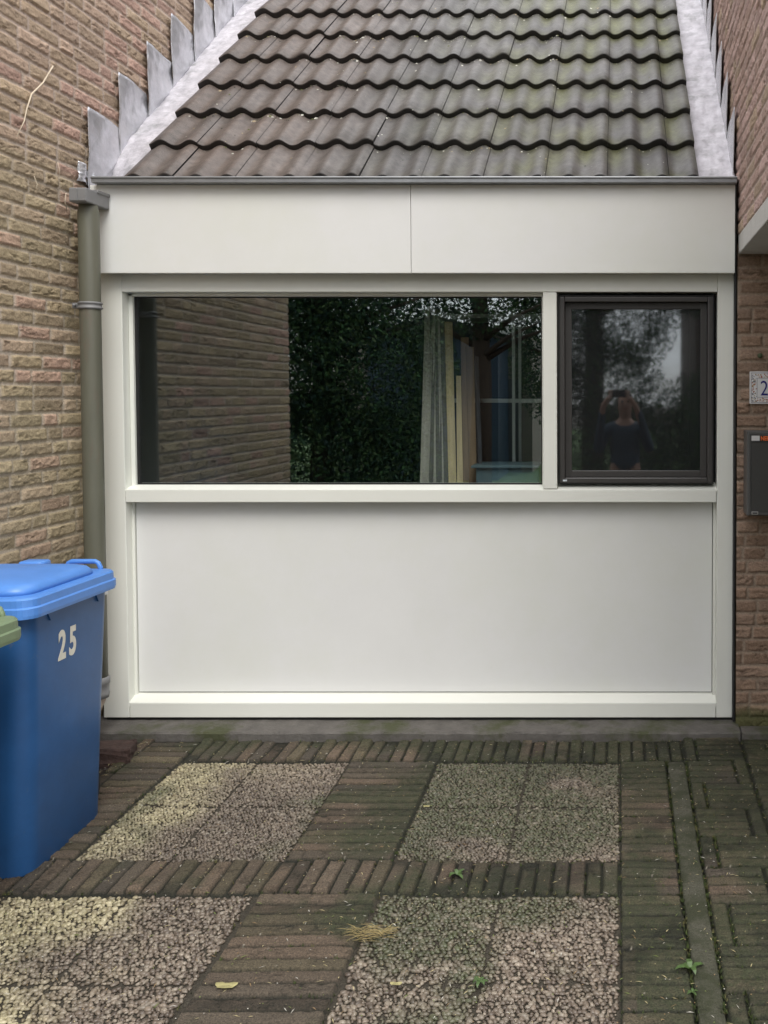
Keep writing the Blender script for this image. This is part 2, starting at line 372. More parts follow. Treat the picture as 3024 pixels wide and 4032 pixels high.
# kerb channel kept low so that the kerb object fills it
kb = (U > .206) & (U < .286) & (V < 4.07)
Z = np.where(kb, Z-.03, Z)
slab = (((U > -1.895) & (U < -1.16)) | ((U > -.783) & (U < .003))) & (((V < 4.067) & (V > 3.254)) | (V < 3.043))
slab |= (U > -2.115) & (U < -1.18) & (V < 3.043)
Z = np.where(slab, gza(V)-.014+und, Z)
Cc = np.where(slab[..., None], np.array((.050, .043, .031)), Cc)
undf = und
pv = npmesh('driveway', np.stack([U, V, Z], -1).reshape(-1, 3), gridfaces(len(us), len(vs)), M_pave, None, True, Cc.reshape(-1, 3))
pv['kind'] = 'structure'
jv = []; jf = []; jc = []; rj = random.Random(77); o0 = 0
for k in range(5200):
    q = rects[rj.randrange(len(rects))]
    if rj.random() < .6: x = rj.uniform(q[0], q[1]); y = q[2]-.002 if rj.random() < .5 else q[3]+.002
    else: x = q[0]-.003 if rj.random() < .5 else q[1]+.003; y = rj.uniform(q[2], q[3])
    if k < 900: x = rj.choice([.206, .286, .346])+rj.gauss(0, .004); y = rj.uniform(1.8, 4.06)
    if rj.random() > .25+.75*min(1, max(0, x+1.4)): continue
    z = gz(y)+float((fbm(np.array([x]), np.array([y]), 2.2, 2.2, 15)[0]-.5)*.018)-.006
    col = rj.choice([(.035, .05, .016), (.05, .068, .02), (.028, .036, .014), (.09, .085, .035)])
    for b in range(rj.choice([3, 4, 6])):
        an = rj.uniform(0, 6.28); L = rj.uniform(.003, .010); wd = rj.uniform(.001, .0022); h = rj.uniform(.006, .013); dx, dy = math.cos(an), math.sin(an); ox, oy = rj.gauss(0, .003), rj.gauss(0, .002)
        jv += [(x+ox-dy*wd, y+oy+dx*wd, z), (x+ox+dy*wd, y+oy-dx*wd, z), (x+ox+dx*L, y+oy+dy*L, z+h)]; jf.append((o0, o0+1, o0+2)); jc += [col]*3; o0 += 3
jm = npmesh('joint_moss', jv, jf, mat('moss_blades', attr=True, rough=.8, spec=.2), None, False, np.array(jc))
tag(jm, 'short moss and grass growing in the joints of the paving', 'moss', kind='stuff')
# kerb
n = 60; kv = []; kf = []
for i in range(n+1):
    Y = 1.7+(4.065-1.7)*i/n
    for (dx, dz) in ((.209, -.03), (.209, -.004), (.215, .002), (.276, .002), (.283, -.004), (.283, -.03)):
        j = random.uniform(-.0015, .0015)+(fbm(np.array([dx]), np.array([Y]), 2.2, 2.2, 15)[0]-.5)*.018
        gap = -.008 if (i % 20 == 0) else 0
        kv.append((dx+random.uniform(-.001, .001), Y, gz(Y)+dz+j+gap))
    if i:
        for q in range(5): a = (i-1)*6+q; kf.append((a, a+1, a+7, a+6))
npmesh('kerb', kv, [f[::-1] for f in kf], M_kerb, None, True)['kind'] = 'structure'

# pebble slabs: every pebble is real geometry, one mesh per field
def pebbles(x0, x1, y0, y1, pitch, seed):
    rs = np.random.RandomState(seed)
    nx = int((x1-x0)/pitch/.92); ny = int((y1-y0)/pitch/.86)
    gx, gy = np.meshgrid(np.arange(nx), np.arange(ny)); gx = gx.ravel().astype(float); gy = gy.ravel().astype(float)
    px = x0+(gx+.5+.5*(gy % 2)-.25+rs.uniform(-.3, .3, gx.shape))*(x1-x0)/nx
    py = y0+(gy+.5+rs.uniform(-.3, .3, gx.shape))*(y1-y0)/ny
    sz = rs.uniform(.62, 1.25, len(px)); M = int(len(px)*.9)
    px = np.concatenate([px, rs.uniform(x0, x1, M)]); py = np.concatenate([py, rs.uniform(y0, y1, M)]); sz = np.concatenate([sz, rs.uniform(.25, .5, M)])
    px = np.clip(px, x0+.005, x1-.005); py = np.clip(py, y0+.004, y1-.004)
    ed_ = np.minimum(np.minimum(px-x0, x1-px), np.minimum(py-y0, y1-py)); kp = (ed_ > .008) | (rs.rand(len(px)) > .3)
    px, py, sz = px[kp], py[kp], sz[kp]; N = len(px)
    a = pitch*rs.uniform(.46, .70, N)*sz; b = pitch*rs.uniform(.32, .46, N)*sz; th = rs.normal(0, .8, N)
    hh = pitch*(.30*sz+rs.uniform(.0, .2, N))
    lev = [(1, 0), (.97, .35), (.72, .78), (.36, .96)]; seg = 8
    P = []; ang = np.arange(seg)*2*np.pi/seg; wob = 1+rs.uniform(-.2, .2, (N, seg))
    for (r, z) in lev:
        lx = a[:, None]*r*np.cos(ang)*wob; ly = b[:, None]*r*np.sin(ang)*wob
        X = px[:, None]+lx*np.cos(th)[:, None]-ly*np.sin(th)[:, None]; Y = py[:, None]+lx*np.sin(th)[:, None]+ly*np.cos(th)[:, None]
        P.append(np.stack([X, Y, np.repeat((hh*z)[:, None], seg, 1)], -1))
    P.append(np.stack([px, py, hh], -1)[:, None, :]); P = np.concatenate(P, 1)
    und = (fbm(P[..., 0], P[..., 1], 2.2, 2.2, 15)-.5)*.018
    P[..., 2] += gza(P[..., 1])-.0115+und
    F = []
    for l in range(3):
        for q in range(seg): F.append((l*seg+q, l*seg+(q+1) % seg, (l+1)*seg+(q+1) % seg, (l+1)*seg+q))
    for q in range(0, seg, 2): F.append((3*seg+q, 3*seg+q+1, 3*seg+(q+2) % seg, 4*seg))
    F = np.array(F); nv = 4*seg+1; FF = (F[None]+(np.arange(N)*nv)[:, None, None]).reshape(-1, 4)
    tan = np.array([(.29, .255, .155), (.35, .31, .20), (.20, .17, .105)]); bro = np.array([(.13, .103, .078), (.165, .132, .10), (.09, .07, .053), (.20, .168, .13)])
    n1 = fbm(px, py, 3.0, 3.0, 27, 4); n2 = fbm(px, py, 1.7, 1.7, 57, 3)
    wt = ss((-1.45-px)/.3+(n1-.5)*2.5)  # paler tan stones on the left stand in for soft patches of light
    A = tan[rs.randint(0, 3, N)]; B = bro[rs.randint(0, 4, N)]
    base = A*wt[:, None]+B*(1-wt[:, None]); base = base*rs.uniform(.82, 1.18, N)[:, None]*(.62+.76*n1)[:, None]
    m = ss((mossn(px, py)-.5)*7+.15+ss((px+1.15)/.5)*1.0-ss((3.2-py)/.4)*1.35)
    m = m*np.clip(rs.uniform(.45, 1.1, N), 0, 1)
    base = base*(1-.9*m[:, None])+np.array((.050, .058, .028))*rs.uniform(.6, 1.3, N)[:, None]*m[:, None]
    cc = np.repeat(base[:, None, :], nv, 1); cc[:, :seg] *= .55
    return P.reshape(-1, 3), FF, cc.reshape(-1, 3)
fields = [
 (-1.89, -1.56, 3.258, 3.66, 0, .0135, -.6), (-1.555, -1.165, 3.258, 3.66, 1, .0135, -.4), (-1.89, -1.56, 3.665, 4.063, 0, .0135, -.6), (-1.555, -1.165, 3.665, 4.063, 1, .0135, -.3),
 (-.78, -.391, 3.258, 3.66, 1, .014, .35), (-.387, .0, 3.258, 3.66, 2, .014, .7), (-.78, -.391, 3.665, 4.063, 2, .014, .6), (-.387, .0, 3.665, 4.063, 2, .014, .8),
 (-1.985, -1.585, 2.605, 3.04, 0, .0165, -.2), (-1.58, -1.185, 2.605, 3.04, 1, .0165, .0), (-2.11, -1.99, 2.605, 3.04, 0, .0165, -.6),
 (-.77, -.386, 2.605, 3.04, 1, .0165, -.25), (-.382, .0, 2.605, 3.04, 1, .0165, -.1),
 (-1.985, -1.585, 2.17, 2.6, 1, .0165, 0.1), (-1.58, -1.185, 2.17, 2.6, 1, .0165, .1),
 (-.77, -.386, 2.17, 2.6, 1, .0165, -.5), (-.382, .0, 2.17, 2.6, 1, .0165, -.5),
 (-1.58, -1.185, 1.75, 2.165, 1, .0165, -.2), (-.77, -.386, 1.75, 2.165, 1, .0165, -.5), (-.382, .0, 1.75, 2.165, 1, .0165, -.5)]
Vs = []; Fs = []; Cs = []; off = 0
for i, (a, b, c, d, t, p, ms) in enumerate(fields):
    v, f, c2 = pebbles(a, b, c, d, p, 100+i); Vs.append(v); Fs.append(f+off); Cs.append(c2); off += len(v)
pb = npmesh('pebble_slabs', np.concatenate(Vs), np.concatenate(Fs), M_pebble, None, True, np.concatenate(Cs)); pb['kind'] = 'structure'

# ---------------------------------------------------------------- garage front
ga = thing('garage', 'white panelled garage front with wide window under a tiled lean-to roof', 'garage')
YF = 4.43
bm = bmesh.new()                                   # white frame: stiles, rails, sills
box(bm, -2.42, -2.30, YF, YF+.12, .088, 2.30, bev=.003)
box(bm, .457, .532, YF, YF+.12, .088, 2.30, bev=.003)
box(bm, -2.30, .457, YF+.0005, YF+.12, 2.08, 2.30, bev=.003)
box(bm, -2.298, .455, YF-.003, YF+.12, 1.103, 1.163, bev=.003)
box(bm, -.352, -.288, YF-.001, YF+.12, 1.166, 2.078, bev=.003)
box(bm, -2.298, .455, YF+.0005, YF+.12, .088, .158, bev=.003)
obj('frame', bm, M_white, ga)
bm = bmesh.new()                                   # sloped glazing sills and beads
prism(bm, [(YF+.002, 1.160), (YF+.1, 1.186), (YF+.1, 1.150), (YF+.002, 1.150)], 'x', -2.30, -.354)
prism(bm, [(YF+.002, 1.160), (YF+.1, 1.186), (YF+.1, 1.150), (YF+.002, 1.150)], 'x', -.286, .457)
prism(bm, [(YF+.002, .158), (YF+.075, .186), (YF+.075, .14), (YF+.002, .14)], 'x', -2.30, .457)
obj('sill', bm, M_white, ga)
bm = bmesh.new()
for (x0, x1, z0, z1, t, yb) in ((-2.299, -.353, 1.17, 2.079, .02, .055),):
    box(bm, x0, x0+t, YF+yb, YF+.1, z0, z1, bev=.002); box(bm, x1-t*.4, x1, YF+yb, YF+.1, z0, z1, bev=.002)
    box(bm, x0, x1, YF+yb, YF+.1, z1-t*.7, z1, bev=.002)
obj('glazing_bead', bm, M_white, ga)
# lower infill panel with dark joint
bxo('joint_strip', M_gasket, ga, -2.299, .456, YF+.078, YF+.1, .13, 1.12, bev=0)
bxo('infill_panel', M_panel, ga, -2.2845, .4415, YF+.066, YF+.08, .1905, 1.098, bev=.001)
bm = bmesh.new(); box(bm, -2.3005, -2.2875, YF+.055, YF+.09, .15, 1.11, bev=.001); obj('panel_bead', bm, M_white, ga)
bm = bmesh.new(); box(bm, .4445, .4575, YF+.055, YF+.09, .15, 1.11, bev=.001)
obj('panel_bead', bm, M_white, ga)
# fascia
bxo('fascia_panel', M_panel, ga, -2.40, -.9465, 4.362, 4.40, 2.158, 2.556, bev=.0015)
bxo('fascia_panel', M_panel, ga, -.9440, .5275, 4.360, 4.398, 2.158, 2.556, bev=.0015)
bxo('fascia_backing', M_gasket, ga, -2.39, .53, 4.401, 4.44, 2.166, 2.60, bev=0)
bm = bmesh.new(); box(bm, -2.37, .531, 4.316, 4.372, 2.5565, 2.578, bev=.002)
tube(bm, [(-2.37, 4.3165, 2.579), (.531, 4.3165, 2.579)], .0055, 8)
obj('drip_edge', bm, M_zinc, ga)
# threshold
bm = bmesh.new(); prism(bm, [(4.30, -.05), (4.30, .058), (4.307, .066), (4.60, .085), (4.60, -.05)], 'x', -2.46, .555)
bmesh.ops.subdivide_edges(bm, edges=[e for e in bm.edges if abs(e.verts[0].co.x-e.verts[1].co.x) > 1], cuts=60)
for v in bm.verts:
    if v.co.z > .04: v.co.z += random.uniform(-.003, .001); v.co.y += random.uniform(-.003, .002)
obj('threshold', bm, M_concrete, ga)
bxo('gap_strip', M_gasket, ga, -2.41, .537, YF+.01, YF+.11, .07, .089, bev=0)
bxo('edge_gap', M_gasket, ga, .5325, .5395, 4.40, YF+.1, .08, 2.6, bev=0)
# fixed window
bm = bmesh.new(); x0, x1, z0, z1 = -2.279, -.361, 1.180, 2.066; t = .006
box(bm, x0, x0+t*2.2, YF+.072, YF+.09, z0, z1); box(bm, x1-t, x1, YF+.072, YF+.09, z0, z1); box(bm, x0, x1, YF+.0725, YF+.0895, z1-t, z1); box(bm, x0, x1, YF+.0725, YF+.0895, z0, z0+t)
wf = obj('window', bm, M_gasket, ga)
bm = bmesh.new(); box(bm, x0+.004, x1-.004, YF+.078, YF+.084, z0+.003, z1-.003); obj('pane', bm, M_glass, wf)
# casement window
def ring(bm, x0, x1, z0, z1, t, ya, yb, bev=.002):
    box(bm, x0, x0+t, ya, yb, z0, z1, bev=bev); box(bm, x1-t, x1, ya, yb, z0, z1, bev=bev)
    box(bm, x0+t, x1-t, ya+.0003, yb-.0003, z1-t, z1, bev=bev); box(bm, x0+t, x1-t, ya+.0003, yb-.0003, z0, z0+t, bev=bev)
bm = bmesh.new(); ring(bm, -.283, .444, 1.186, 2.068, .006, YF+.03, YF+.1, 0)
cw = obj('window', bm, M_gasket, ga); cw['label'] = 'small casement window in a dark grey frame'
bm = bmesh.new(); ring(bm, -.277, .438, 1.192, 2.060, .024, YF+.022, YF+.09, .004); obj('window_frame', bm, M_darkframe, cw)
bm = bmesh.new(); ring(bm, -.2525, .4135, 1.2165, 2.0355, .03, YF+.055, YF+.095, .002); obj('sash', bm, M_darkframe, cw)
bm = bmesh.new(); box(bm, -.225, .386, YF+.070, YF+.076, 1.244, 2.008); obj('pane', bm, glassmat('screened_glass', .11, .028, (.4, .42, .42), .075), cw)
bxo('maker_sticker', mat('sticker', (.6, .65, .68), rough=.4), cw, -.262, -.243, YF+.0205, YF+.0225, 1.199, 1.207, bev=0)
# interior
bm = bmesh.new(); box(bm, -2.44, .56, 4.56, 7.6, .095, 2.5)
bmesh.ops.delete(bm, geom=[f for f in bm.faces if f.normal.y < -.9], context='FACES_ONLY'); bmesh.ops.reverse_faces(bm, faces=bm.faces)
obj('room_walls', bm, M_room, ga)
bxo('room_floor', M_roomf, ga, -2.43, .55, 4.56, 7.59, .096, .11, bev=0)

# roof tiles
SL = math.atan(1749/2060); cs, sn = math.cos(SL), math.sin(SL)
Y0, Z0 = 4.372, 2.542; EX = .357; PW = .1405
def prof(x):
    t = ((x+2.05)/PW) % 1.0
    ph = np.where(t < .42, t/.42*.5, .5+(t-.42)/.58*.5)
    return .029*(.5+.5*np.cos(2*np.pi*ph))**1.15
rs = np.random.RandomState(3); TV = []; TF = []; TC = []; off = 0
XL, XR = -2.255, .362
seams = [XL]+[x for x in [-2.02+.281*k for k in range(-1, 9)] if x > XL+.03 and x < XR-.03]+[XR]
for r in range(11):
    for (a, b) in zip(seams, seams[1:]):
        n = max(6, int((b-a)/.010)); xs = np.linspace(a+.0012, b-.0008, n)
        tilt = rs.normal(0, .003); lift = rs.normal(0, .002); s0 = r*EX+rs.normal(0, .0035)*(r > 0)+(.012 if r == 0 else 0)
        shade = rs.normal(1, .10)
        ss_ = [0, .006, .12, .24, EX+.05]; th = .038
        P = []; Ccol = []
        h = prof(xs)
        def put(s, nrm, dk=1.0, x=xs):
            P.append(np.stack([x, Y0+s*cs-nrm*sn, Z0+s*sn+nrm*cs], -1))
            X = x; S = np.full_like(x, s)
            brown = ss((-.9-X)/.9)*(.6+.8*(fbm(X, S, 4, 3, 5)-.3)); mossr = ss((X+1.5)/1.5)*ss((fbm(X, S, 5, 6, 9)-.3)*3)
            mossr = mossr*(.35+.65*(1-prof(X)/.025))
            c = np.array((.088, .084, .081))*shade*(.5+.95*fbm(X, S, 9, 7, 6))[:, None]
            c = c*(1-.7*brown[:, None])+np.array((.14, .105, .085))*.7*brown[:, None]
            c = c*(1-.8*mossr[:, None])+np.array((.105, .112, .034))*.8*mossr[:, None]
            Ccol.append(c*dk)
        top = lambda s: (th+lift)*(1-s/(EX+.05)*.9)
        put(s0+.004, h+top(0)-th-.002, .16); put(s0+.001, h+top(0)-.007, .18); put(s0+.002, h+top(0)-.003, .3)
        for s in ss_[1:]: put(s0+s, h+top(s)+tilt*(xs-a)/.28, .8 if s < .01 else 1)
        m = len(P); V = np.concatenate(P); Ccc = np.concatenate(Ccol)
        i = np.arange(m-1)[:, None]; j = np.arange(n-1)[None]; q = (i*n+j).ravel()
        TF.append(np.stack([q, q+1, q+n+1, q+n], 1)+off); TV.append(V); TC.append(Ccc); off += len(V)
        # side thickness on the right-hand edge
        for e in (0, n-1):
            vv = []; 
            for s in (0.002, .12, .24, EX):
                hz = float(h[e]+top(s)); 
                for nn in (hz, hz-.022): vv.append((xs[e], Y0+(s0+s)*cs-nn*sn, Z0+(s0+s)*sn+nn*cs))
            TV.append(np.array(vv)); TC.append(np.full((8, 3), .03)); TF.append(np.array([(0, 2, 3, 1), (2, 4, 5, 3), (4, 6, 7, 5)])+off); off += 8
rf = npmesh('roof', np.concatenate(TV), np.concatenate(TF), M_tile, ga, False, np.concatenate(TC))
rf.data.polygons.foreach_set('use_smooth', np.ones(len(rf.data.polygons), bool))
bm = bmesh.new(); p0 = (Y0+.03, Z0-.03); L = 11*EX
prism(bm, [(Y0+.06, Z0+.02), (Y0+L*cs, Z0+L*sn-.03), (Y0+L*cs+.5, Z0+L*sn-.03), (Y0+L*cs+.5, 2.55), (Y0+.1, 2.55)], 'x', -2.24, .355)
obj('roof_deck', bm, M_gasket, ga)
# bits of moss and lichen on the roof
mv = []; mf = []; mc = []
rsm = np.random.RandomState(8); off = 0
for k in range(2600):
    x = rsm.uniform(XL+.03, XR-.03); s = rsm.uniform(0, 3.4)
    if k < 420: x = rsm.normal(-1.45+.35*(k % 3), .22); s = rsm.normal(1.55+.25*(k % 4), .12); x = min(max(x, XL+.03), XR-.03)
    if rsm.rand() < .6: s = int(s/EX)*EX+EX*(1-rsm.uniform(.0, .18)**1.2)
    frac = (s % EX); nn = float(prof(np.array([x]))[0]+.034*(1-frac/(EX+.05)*.9))
    r = rsm.choice([.0028, .004, .006, .010], p=[.45, .3, .18, .07]); 
    c = Vector((x, Y0+s*cs-nn*sn, Z0+s*sn+nn*cs)); nrm = Vector((0, -sn, cs)); t1 = Vector((1, 0, 0)); t2 = nrm.cross(t1)
    a0 = rsm.uniform(0, 6); el = rsm.uniform(.4, 1)
    pts = [c+(t1*math.cos(a0+q*math.pi/3)+t2*math.sin(a0+q*math.pi/3)*el)*r*rsm.uniform(.7, 1.2) for q in range(6)]
    col = [(.55, .55, .48), (.04, .04, .03), (.10, .11, .04), (.32, .26, .16)][rsm.choice(4, p=[.28, .34, .23, .15])]
    mv += [tuple(p) for p in pts]+[tuple(c+nrm*r*.55)]
    mf += [(off+q, off+(q+1) % 6, off+6) for q in range(6)]; mc += [col]*7; off += 7
npmesh('roof_moss', mv, mf, M_tile, ga, True, np.array(mc))['kind'] = 'stuff'

# lead flashings
def roofz(Y, nrm=0): return Z0+(Y-Y0)*sn/cs+nrm/cs
def sheet(name, fn, nu, nv, mtl, parent, seed, amp=.003, thick=.003, f=(9, 9)):
    us = np.linspace(0, 1, nu); vs = np.linspace(0, 1, nv); U, V = np.meshgrid(us, vs, indexing='ij')
    P, N = fn(U, V); P = P+N*(((fbm(U, V, f[0], f[1], seed)-.5)*2*amp)[..., None])
    o = npmesh(name, P.reshape(-1, 3), gridfaces(nu, nv), mtl, parent, True)
    sm = o.modifiers.new('thick', 'SOLIDIFY'); sm.thickness = thick; sm.offset = 0
    return o
def valley(xa, xb, seed, lipL, lipR):
    def fn(U, V):
        x = xa+(xb-xa)*U; s = (.02 if seed == 2 else .09)+V*(11*EX); nr = .012+.010*np.sin(U*math.pi)*0
        step = .0035*(np.floor(s/1.35)-s/1.35)
        n = (-.035+.028*U-.13*np.clip(1-s/.55, 0, 1)*(1-U) if seed == 1 else -.012+.02*U)+step*1.5
        return np.stack([x, Y0+s*cs-n*sn, Z0+s*sn+n*cs], -1), np.array([0, -sn, cs])
    return fn
sheet('lead_valley', valley(-2.468, -2.235, 1, .06, .01), 30, 300, M_leadw, ga, 5, .012, f=(4, 40))
sheet('lead_valley', valley(.345, .536, 2, .012, .06), 30, 300, M_leadw, ga, 6, .006, f=(4, 50))
def stepf(side, k, k0):
    Ys = 4.44+.283*k; zt = 2.93+.253*k
    if side < 0: X = -2.462
    else: X = .541
    def fn(U, V):
        Yb = Ys+.02*(1-V)+U*(.305+.02*(1-V)); ztop = zt-.012*U-.0*U
        zb = roofz(Ys+U*.32)-((.095 if k else .19-.08*U) if side < 0 else .06); z = zb+(ztop-zb)*V
        curl = (.004 if side > 0 else .008)*np.maximum(0, V-.55)*(1-U)*2+(.006*np.sin(U*3.1)*(V > .2)+.010*(1-U))*(side < 0)
        if side > 0: curl = curl+.004+.012*(1-V)
        x = X-side*curl
        return np.stack([x, Yb, z], -1), np.array([-side, 0, 0])
    return fn
for k in range(8):
    sheet('flashing_step', stepf(-1, k, 0), 26, 26, M_lead, ga, 40+k, .010, .0025, (3, 3))
for k in range(8):
    sheet('flashing_step', stepf(1, k, 0), 26, 26, M_lead, ga, 60+k, .003, .0025, (4, 4))
def fl0(U, V):
    Y = 4.365+.13*U; zt = 2.665-.03*U; zb = 2.575+0*U; return np.stack([-2.455+.012*np.sin(U*7)+0*V, Y, zb+(zt-zb)*V], -1), np.array([1, 0, 0])
sheet('flashing_step', fl0, 20, 20, M_lead, ga, 55, .012, .0025, (4, 4))

# ---------------------------------------------------------------- drain pipe
dp = thing('drainpipe', 'grey-green drainpipe with square outlet box beside the garage front, behind the blue bin', 'drainpipe', (-2.35, 4.255, 0))
bm = bmesh.new(); box(bm, -.037, .040, -.085, .103, .972+.0+1.47, .972+1.47+.062, bev=.005)
box(bm, -.041, .044, -.0, .103, 2.497, 2.512, bev=.003)
box(bm, -.034, .0, -.088, -.084, 2.447, 2.498, bev=.001); box(bm, .003, .037, -.088, -.084, 2.447, 2.498, bev=.001)
obj('outlet_box', bm, M_grey, dp)
bm = bmesh.new(); tube(bm, [(0, 0, .29), (0, 0, .8), (0, 0, 1.5), (0, 0, 2.41), (0, 0, 2.425), (0, 0, 2.46)], [.044, .044, .0435, .0435, .040, .036], 28); obj('pipe', bm, M_pipe, dp, True)
def clamp(z, mt, nm):
    bm = bmesh.new()
    tube(bm, [(0, 0, z-.016), (0, 0, z-.014), (0, 0, z-.007), (0, 0, z-.005), (0, 0, z+.005), (0, 0, z+.007), (0, 0, z+.014), (0, 0, z+.016)], [.046, .050, .050, .047, .047, .050, .050, .046], 28)
    box(bm, -.075, -.045, -.012, .012, z-.012, z+.012, bev=.002); box(bm, -.062, -.054, -.03, -.012, z-.005, z+.005)
    obj(nm, bm, mt, dp, True)
clamp(2.0, M_grey, 'pipe_bracket'); clamp(.722, M_steel, 'pipe_bracket')
bm = bmesh.new(); tube(bm, [(0, 0, .24), (0, 0, .262), (0, 0, .266), (0, 0, .30), (0, 0, .305), (0, 0, .33), (0, 0, .335)], [.046, .050, .048, .048, .052, .052, .046], 28); obj('socket', bm, M_grey, dp, True)
bm = bmesh.new(); tube(bm, [(0, -.002, .27), (-.003, -.004, .235), (-.014, -.02, .2), (-.028, -.035, .16), (-.032, -.04, .02)], .039, 24); obj('lower_bend', bm, M_pipepink, dp, True)

# loose dark brick at the pipe foot
lb = thing('loose_brick', 'dark red-brown broken brick lying at the foot of the drainpipe', 'brick', (-2.215, 4.085, gz(4.08)-.015), R(14))
bm = bmesh.new(); box(bm, -.13, .10, -.065, .06, 0, .075, bev=.007)
bmesh.ops.subdivide_edges(bm, edges=bm.edges, cuts=3, use_grid_fill=True)
for v in bm.verts: v.co += Vector((random.gauss(0, .0025), random.gauss(0, .0025), random.gauss(0, .003))); v.co.z += .02*max(0, -v.co.x)
obj('brick', bm, mat('dark_brick', (.055, .032, .026), rough=.85, nscale=30, namt=.4, bump=.6, bscale=80), lb)

# ---------------------------------------------------------------- wheelie bins (axis: x width .48, y depth .55)
def rrect(x0, x1, y0, y1, r, n=6):
    pts = []
    for (cx, cy, a) in ((x1-r, y0+r, -90), (x1-r, y1-r, 0), (x0+r, y1-r, 90), (x0+r, y0+r, 180)):
        for i in range(n+1): t = R(a+90*i/n); pts.append((cx+r*math.cos(t), cy+r*math.sin(t)))
    return pts
def loft(bm, loops, cap=True):
    rg = [[bm.verts.new(p) for p in l] for l in loops]; n = len(rg[0])
    for a, b in zip(rg, rg[1:]):
        for i in range(n): bm.faces.new((a[i], a[(i+1) % n], b[(i+1) % n], b[i]))
    if cap: bm.faces.new(rg[0][::-1]); bm.faces.new(rg[-1])
def rr(x0, x1, y0, y1, r, z, dz=None):
    return [(x, y, z+(dz(x, y) if dz else 0)) for x, y in rrect(x0, x1, y0, y1, r)]
def bin_(label, loc, rz, mb, ml, number, inset=1):
    t = thing('wheelie_bin', label, 'bin', loc, rz, None)
    bm = bmesh.new()   # body, local x 0..-.48, y 0..-.55 measured from the far right corner
    loft(bm, [rr(-.455, -.066, -.522, -.052, .06, -.02), rr(-.458, -.058, -.530, -.044, .07, -.008), rr(-.465, -.044, -.535, -.028, .07, .45), rr(-.475, -.030, -.542, -.016, .065, .86), rr(-.476, -.029, -.543, -.015, .065, .89)])
    if inset != 1:
        for v in bm.verts: v.co.x = -.25+(v.co.x+.25)*inset; v.co.y = -.28+(v.co.y+.28)*inset
    obj('body', bm, mb, t, True)
    bm = bmesh.new()
    tilt = lambda x, y: 0
    loft(bm, [rr(-.49, -.02, -.555, -.010, .05, .872), rr(-.50, -.002, -.572, .001, .06, .870), rr(-.50, 0, -.572, .004, .06, .880), rr(-.50, 0, -.572, .004, .06, .903),
              rr(-.497, -.005, -.567, -.001, .06, .908), rr(-.497, -.006, -.566, -.002, .06, .932), rr(-.492, -.012, -.560, -.008, .055, .938), rr(-.470, -.035, -.535, -.035, .05, .940)])
    obj('lid_rim', bm, ml, t, False)
    bm = bmesh.new()
    loft(bm, [rr(-.465, -.040, -.530, -.075, .07, .939), rr(-.462, -.043, -.527, -.078, .07, .955), rr(-.452, -.053, -.517, -.088, .07, .968), rr(-.435, -.075, -.50, -.11, .06, .975),
              rr(-.36, -.16, -.42, -.18, .05, .984), rr(-.28, -.24, -.32, -.28, .015, .988)])
    ld = obj('lid', bm, ml, t, True)
    bm = bmesh.new(); tube(bm, [(-.085, -.16, .967), (-.085, -.42, .967)], .0055, 8); tube(bm, [(-.105, -.20, .9725), (-.105, -.44, .9725)], .004, 8)
    obj('lid_rib', bm, ml, t, True)
    bm = bmesh.new(); tube(bm, [(-.20, -.02, .925), (-.20, -.02, .945), (-.192, -.02, .962), (-.18, -.02, .968), (-.09, -.02, .968), (-.078, -.02, .962), (-.07, -.02, .945), (-.07, -.02, .925)], .009, 10)
    obj('handle', bm, ml, t, True)
    bm = bmesh.new(); box(bm, -.34, -.25, -.10, -.03, .95, .980, bev=.010); obj('hinge_cover', bm, ml, t, True)
    bm = bmesh.new(); loft(bm, [rr(-.30, -.18, -.50, -.43, .03, .968), rr(-.298, -.182, -.498, -.432, .03, .980), rr(-.29, -.19, -.49, -.44, .025, .983)]); obj('lid_grip', bm, ml, t, True)
    for yy in (-.12, -.42):
        if inset == 1: bm = bmesh.new(); prism(bm, [(yy-.02, .87), (yy+.02, .87), (yy, .835)], 'x', -.06, -.024); obj('rim_gusset', bm, mb, t)
    for yy in (0,):
        for xx in ((-.40, -.16) if inset == 1 else ()):
            bm = bmesh.new(); tube(bm, [(xx, -.03, .08), (xx+.035, -.03, .08)], .08, 24); obj('wheel', bm, M_rubber, t, True)
    if number:
        for ch, yy in number:
            cu = bpy.data.curves.new('number', 'FONT'); cu.body = ch; cu.size = .128; cu.extrude = .0006; cu.offset = .0042
            o = bpy.data.objects.new('t', cu); C.objects.link(o); bpy.context.view_layer.update()
            me = bpy.data.meshes.new_from_object(o.evaluated_get(bpy.context.evaluated_depsgraph_get())); bpy.data.objects.remove(o)
            d = link('number', me, M_sticker, t)
            # text reads along +Y on the face that looks to +X
            up = Vector((.0366, 0, 1)).normalized(); rt = Vector((0, 1, 0)); nn = rt.cross(up)
            d.matrix_local = Matrix(((rt.x*.72, up.x*1.1, nn.x, -.0352), (rt.y*.72, up.y*1.1, nn.y, yy), (rt.z*.72, up.z*1.1, nn.z, .682), (0, 0, 0, 1)))
            d['label'] = 'white stick-on digit ' + ch
    return t
BZ = gz(3.35)
bin_('blue wheelie bin with light blue lid and white number 25 beside the drainpipe', (-1.923, 3.665, BZ), 0, M_binb, M_lid, [('2', -.365), ('5', -.30)])
bin_('green wheelie bin cut off by the left edge in front of the blue one', (-1.862, 2.985, gz(2.7)), 0, M_bing, M_lidg, None, .82)

# ---------------------------------------------------------------- mailbox, number plate, peg
mbx = thing('mailbox', 'dark grey metal mailbox with orange NEE sticker on the porch wall', 'mailbox', (.58, 4.40, 1.06))
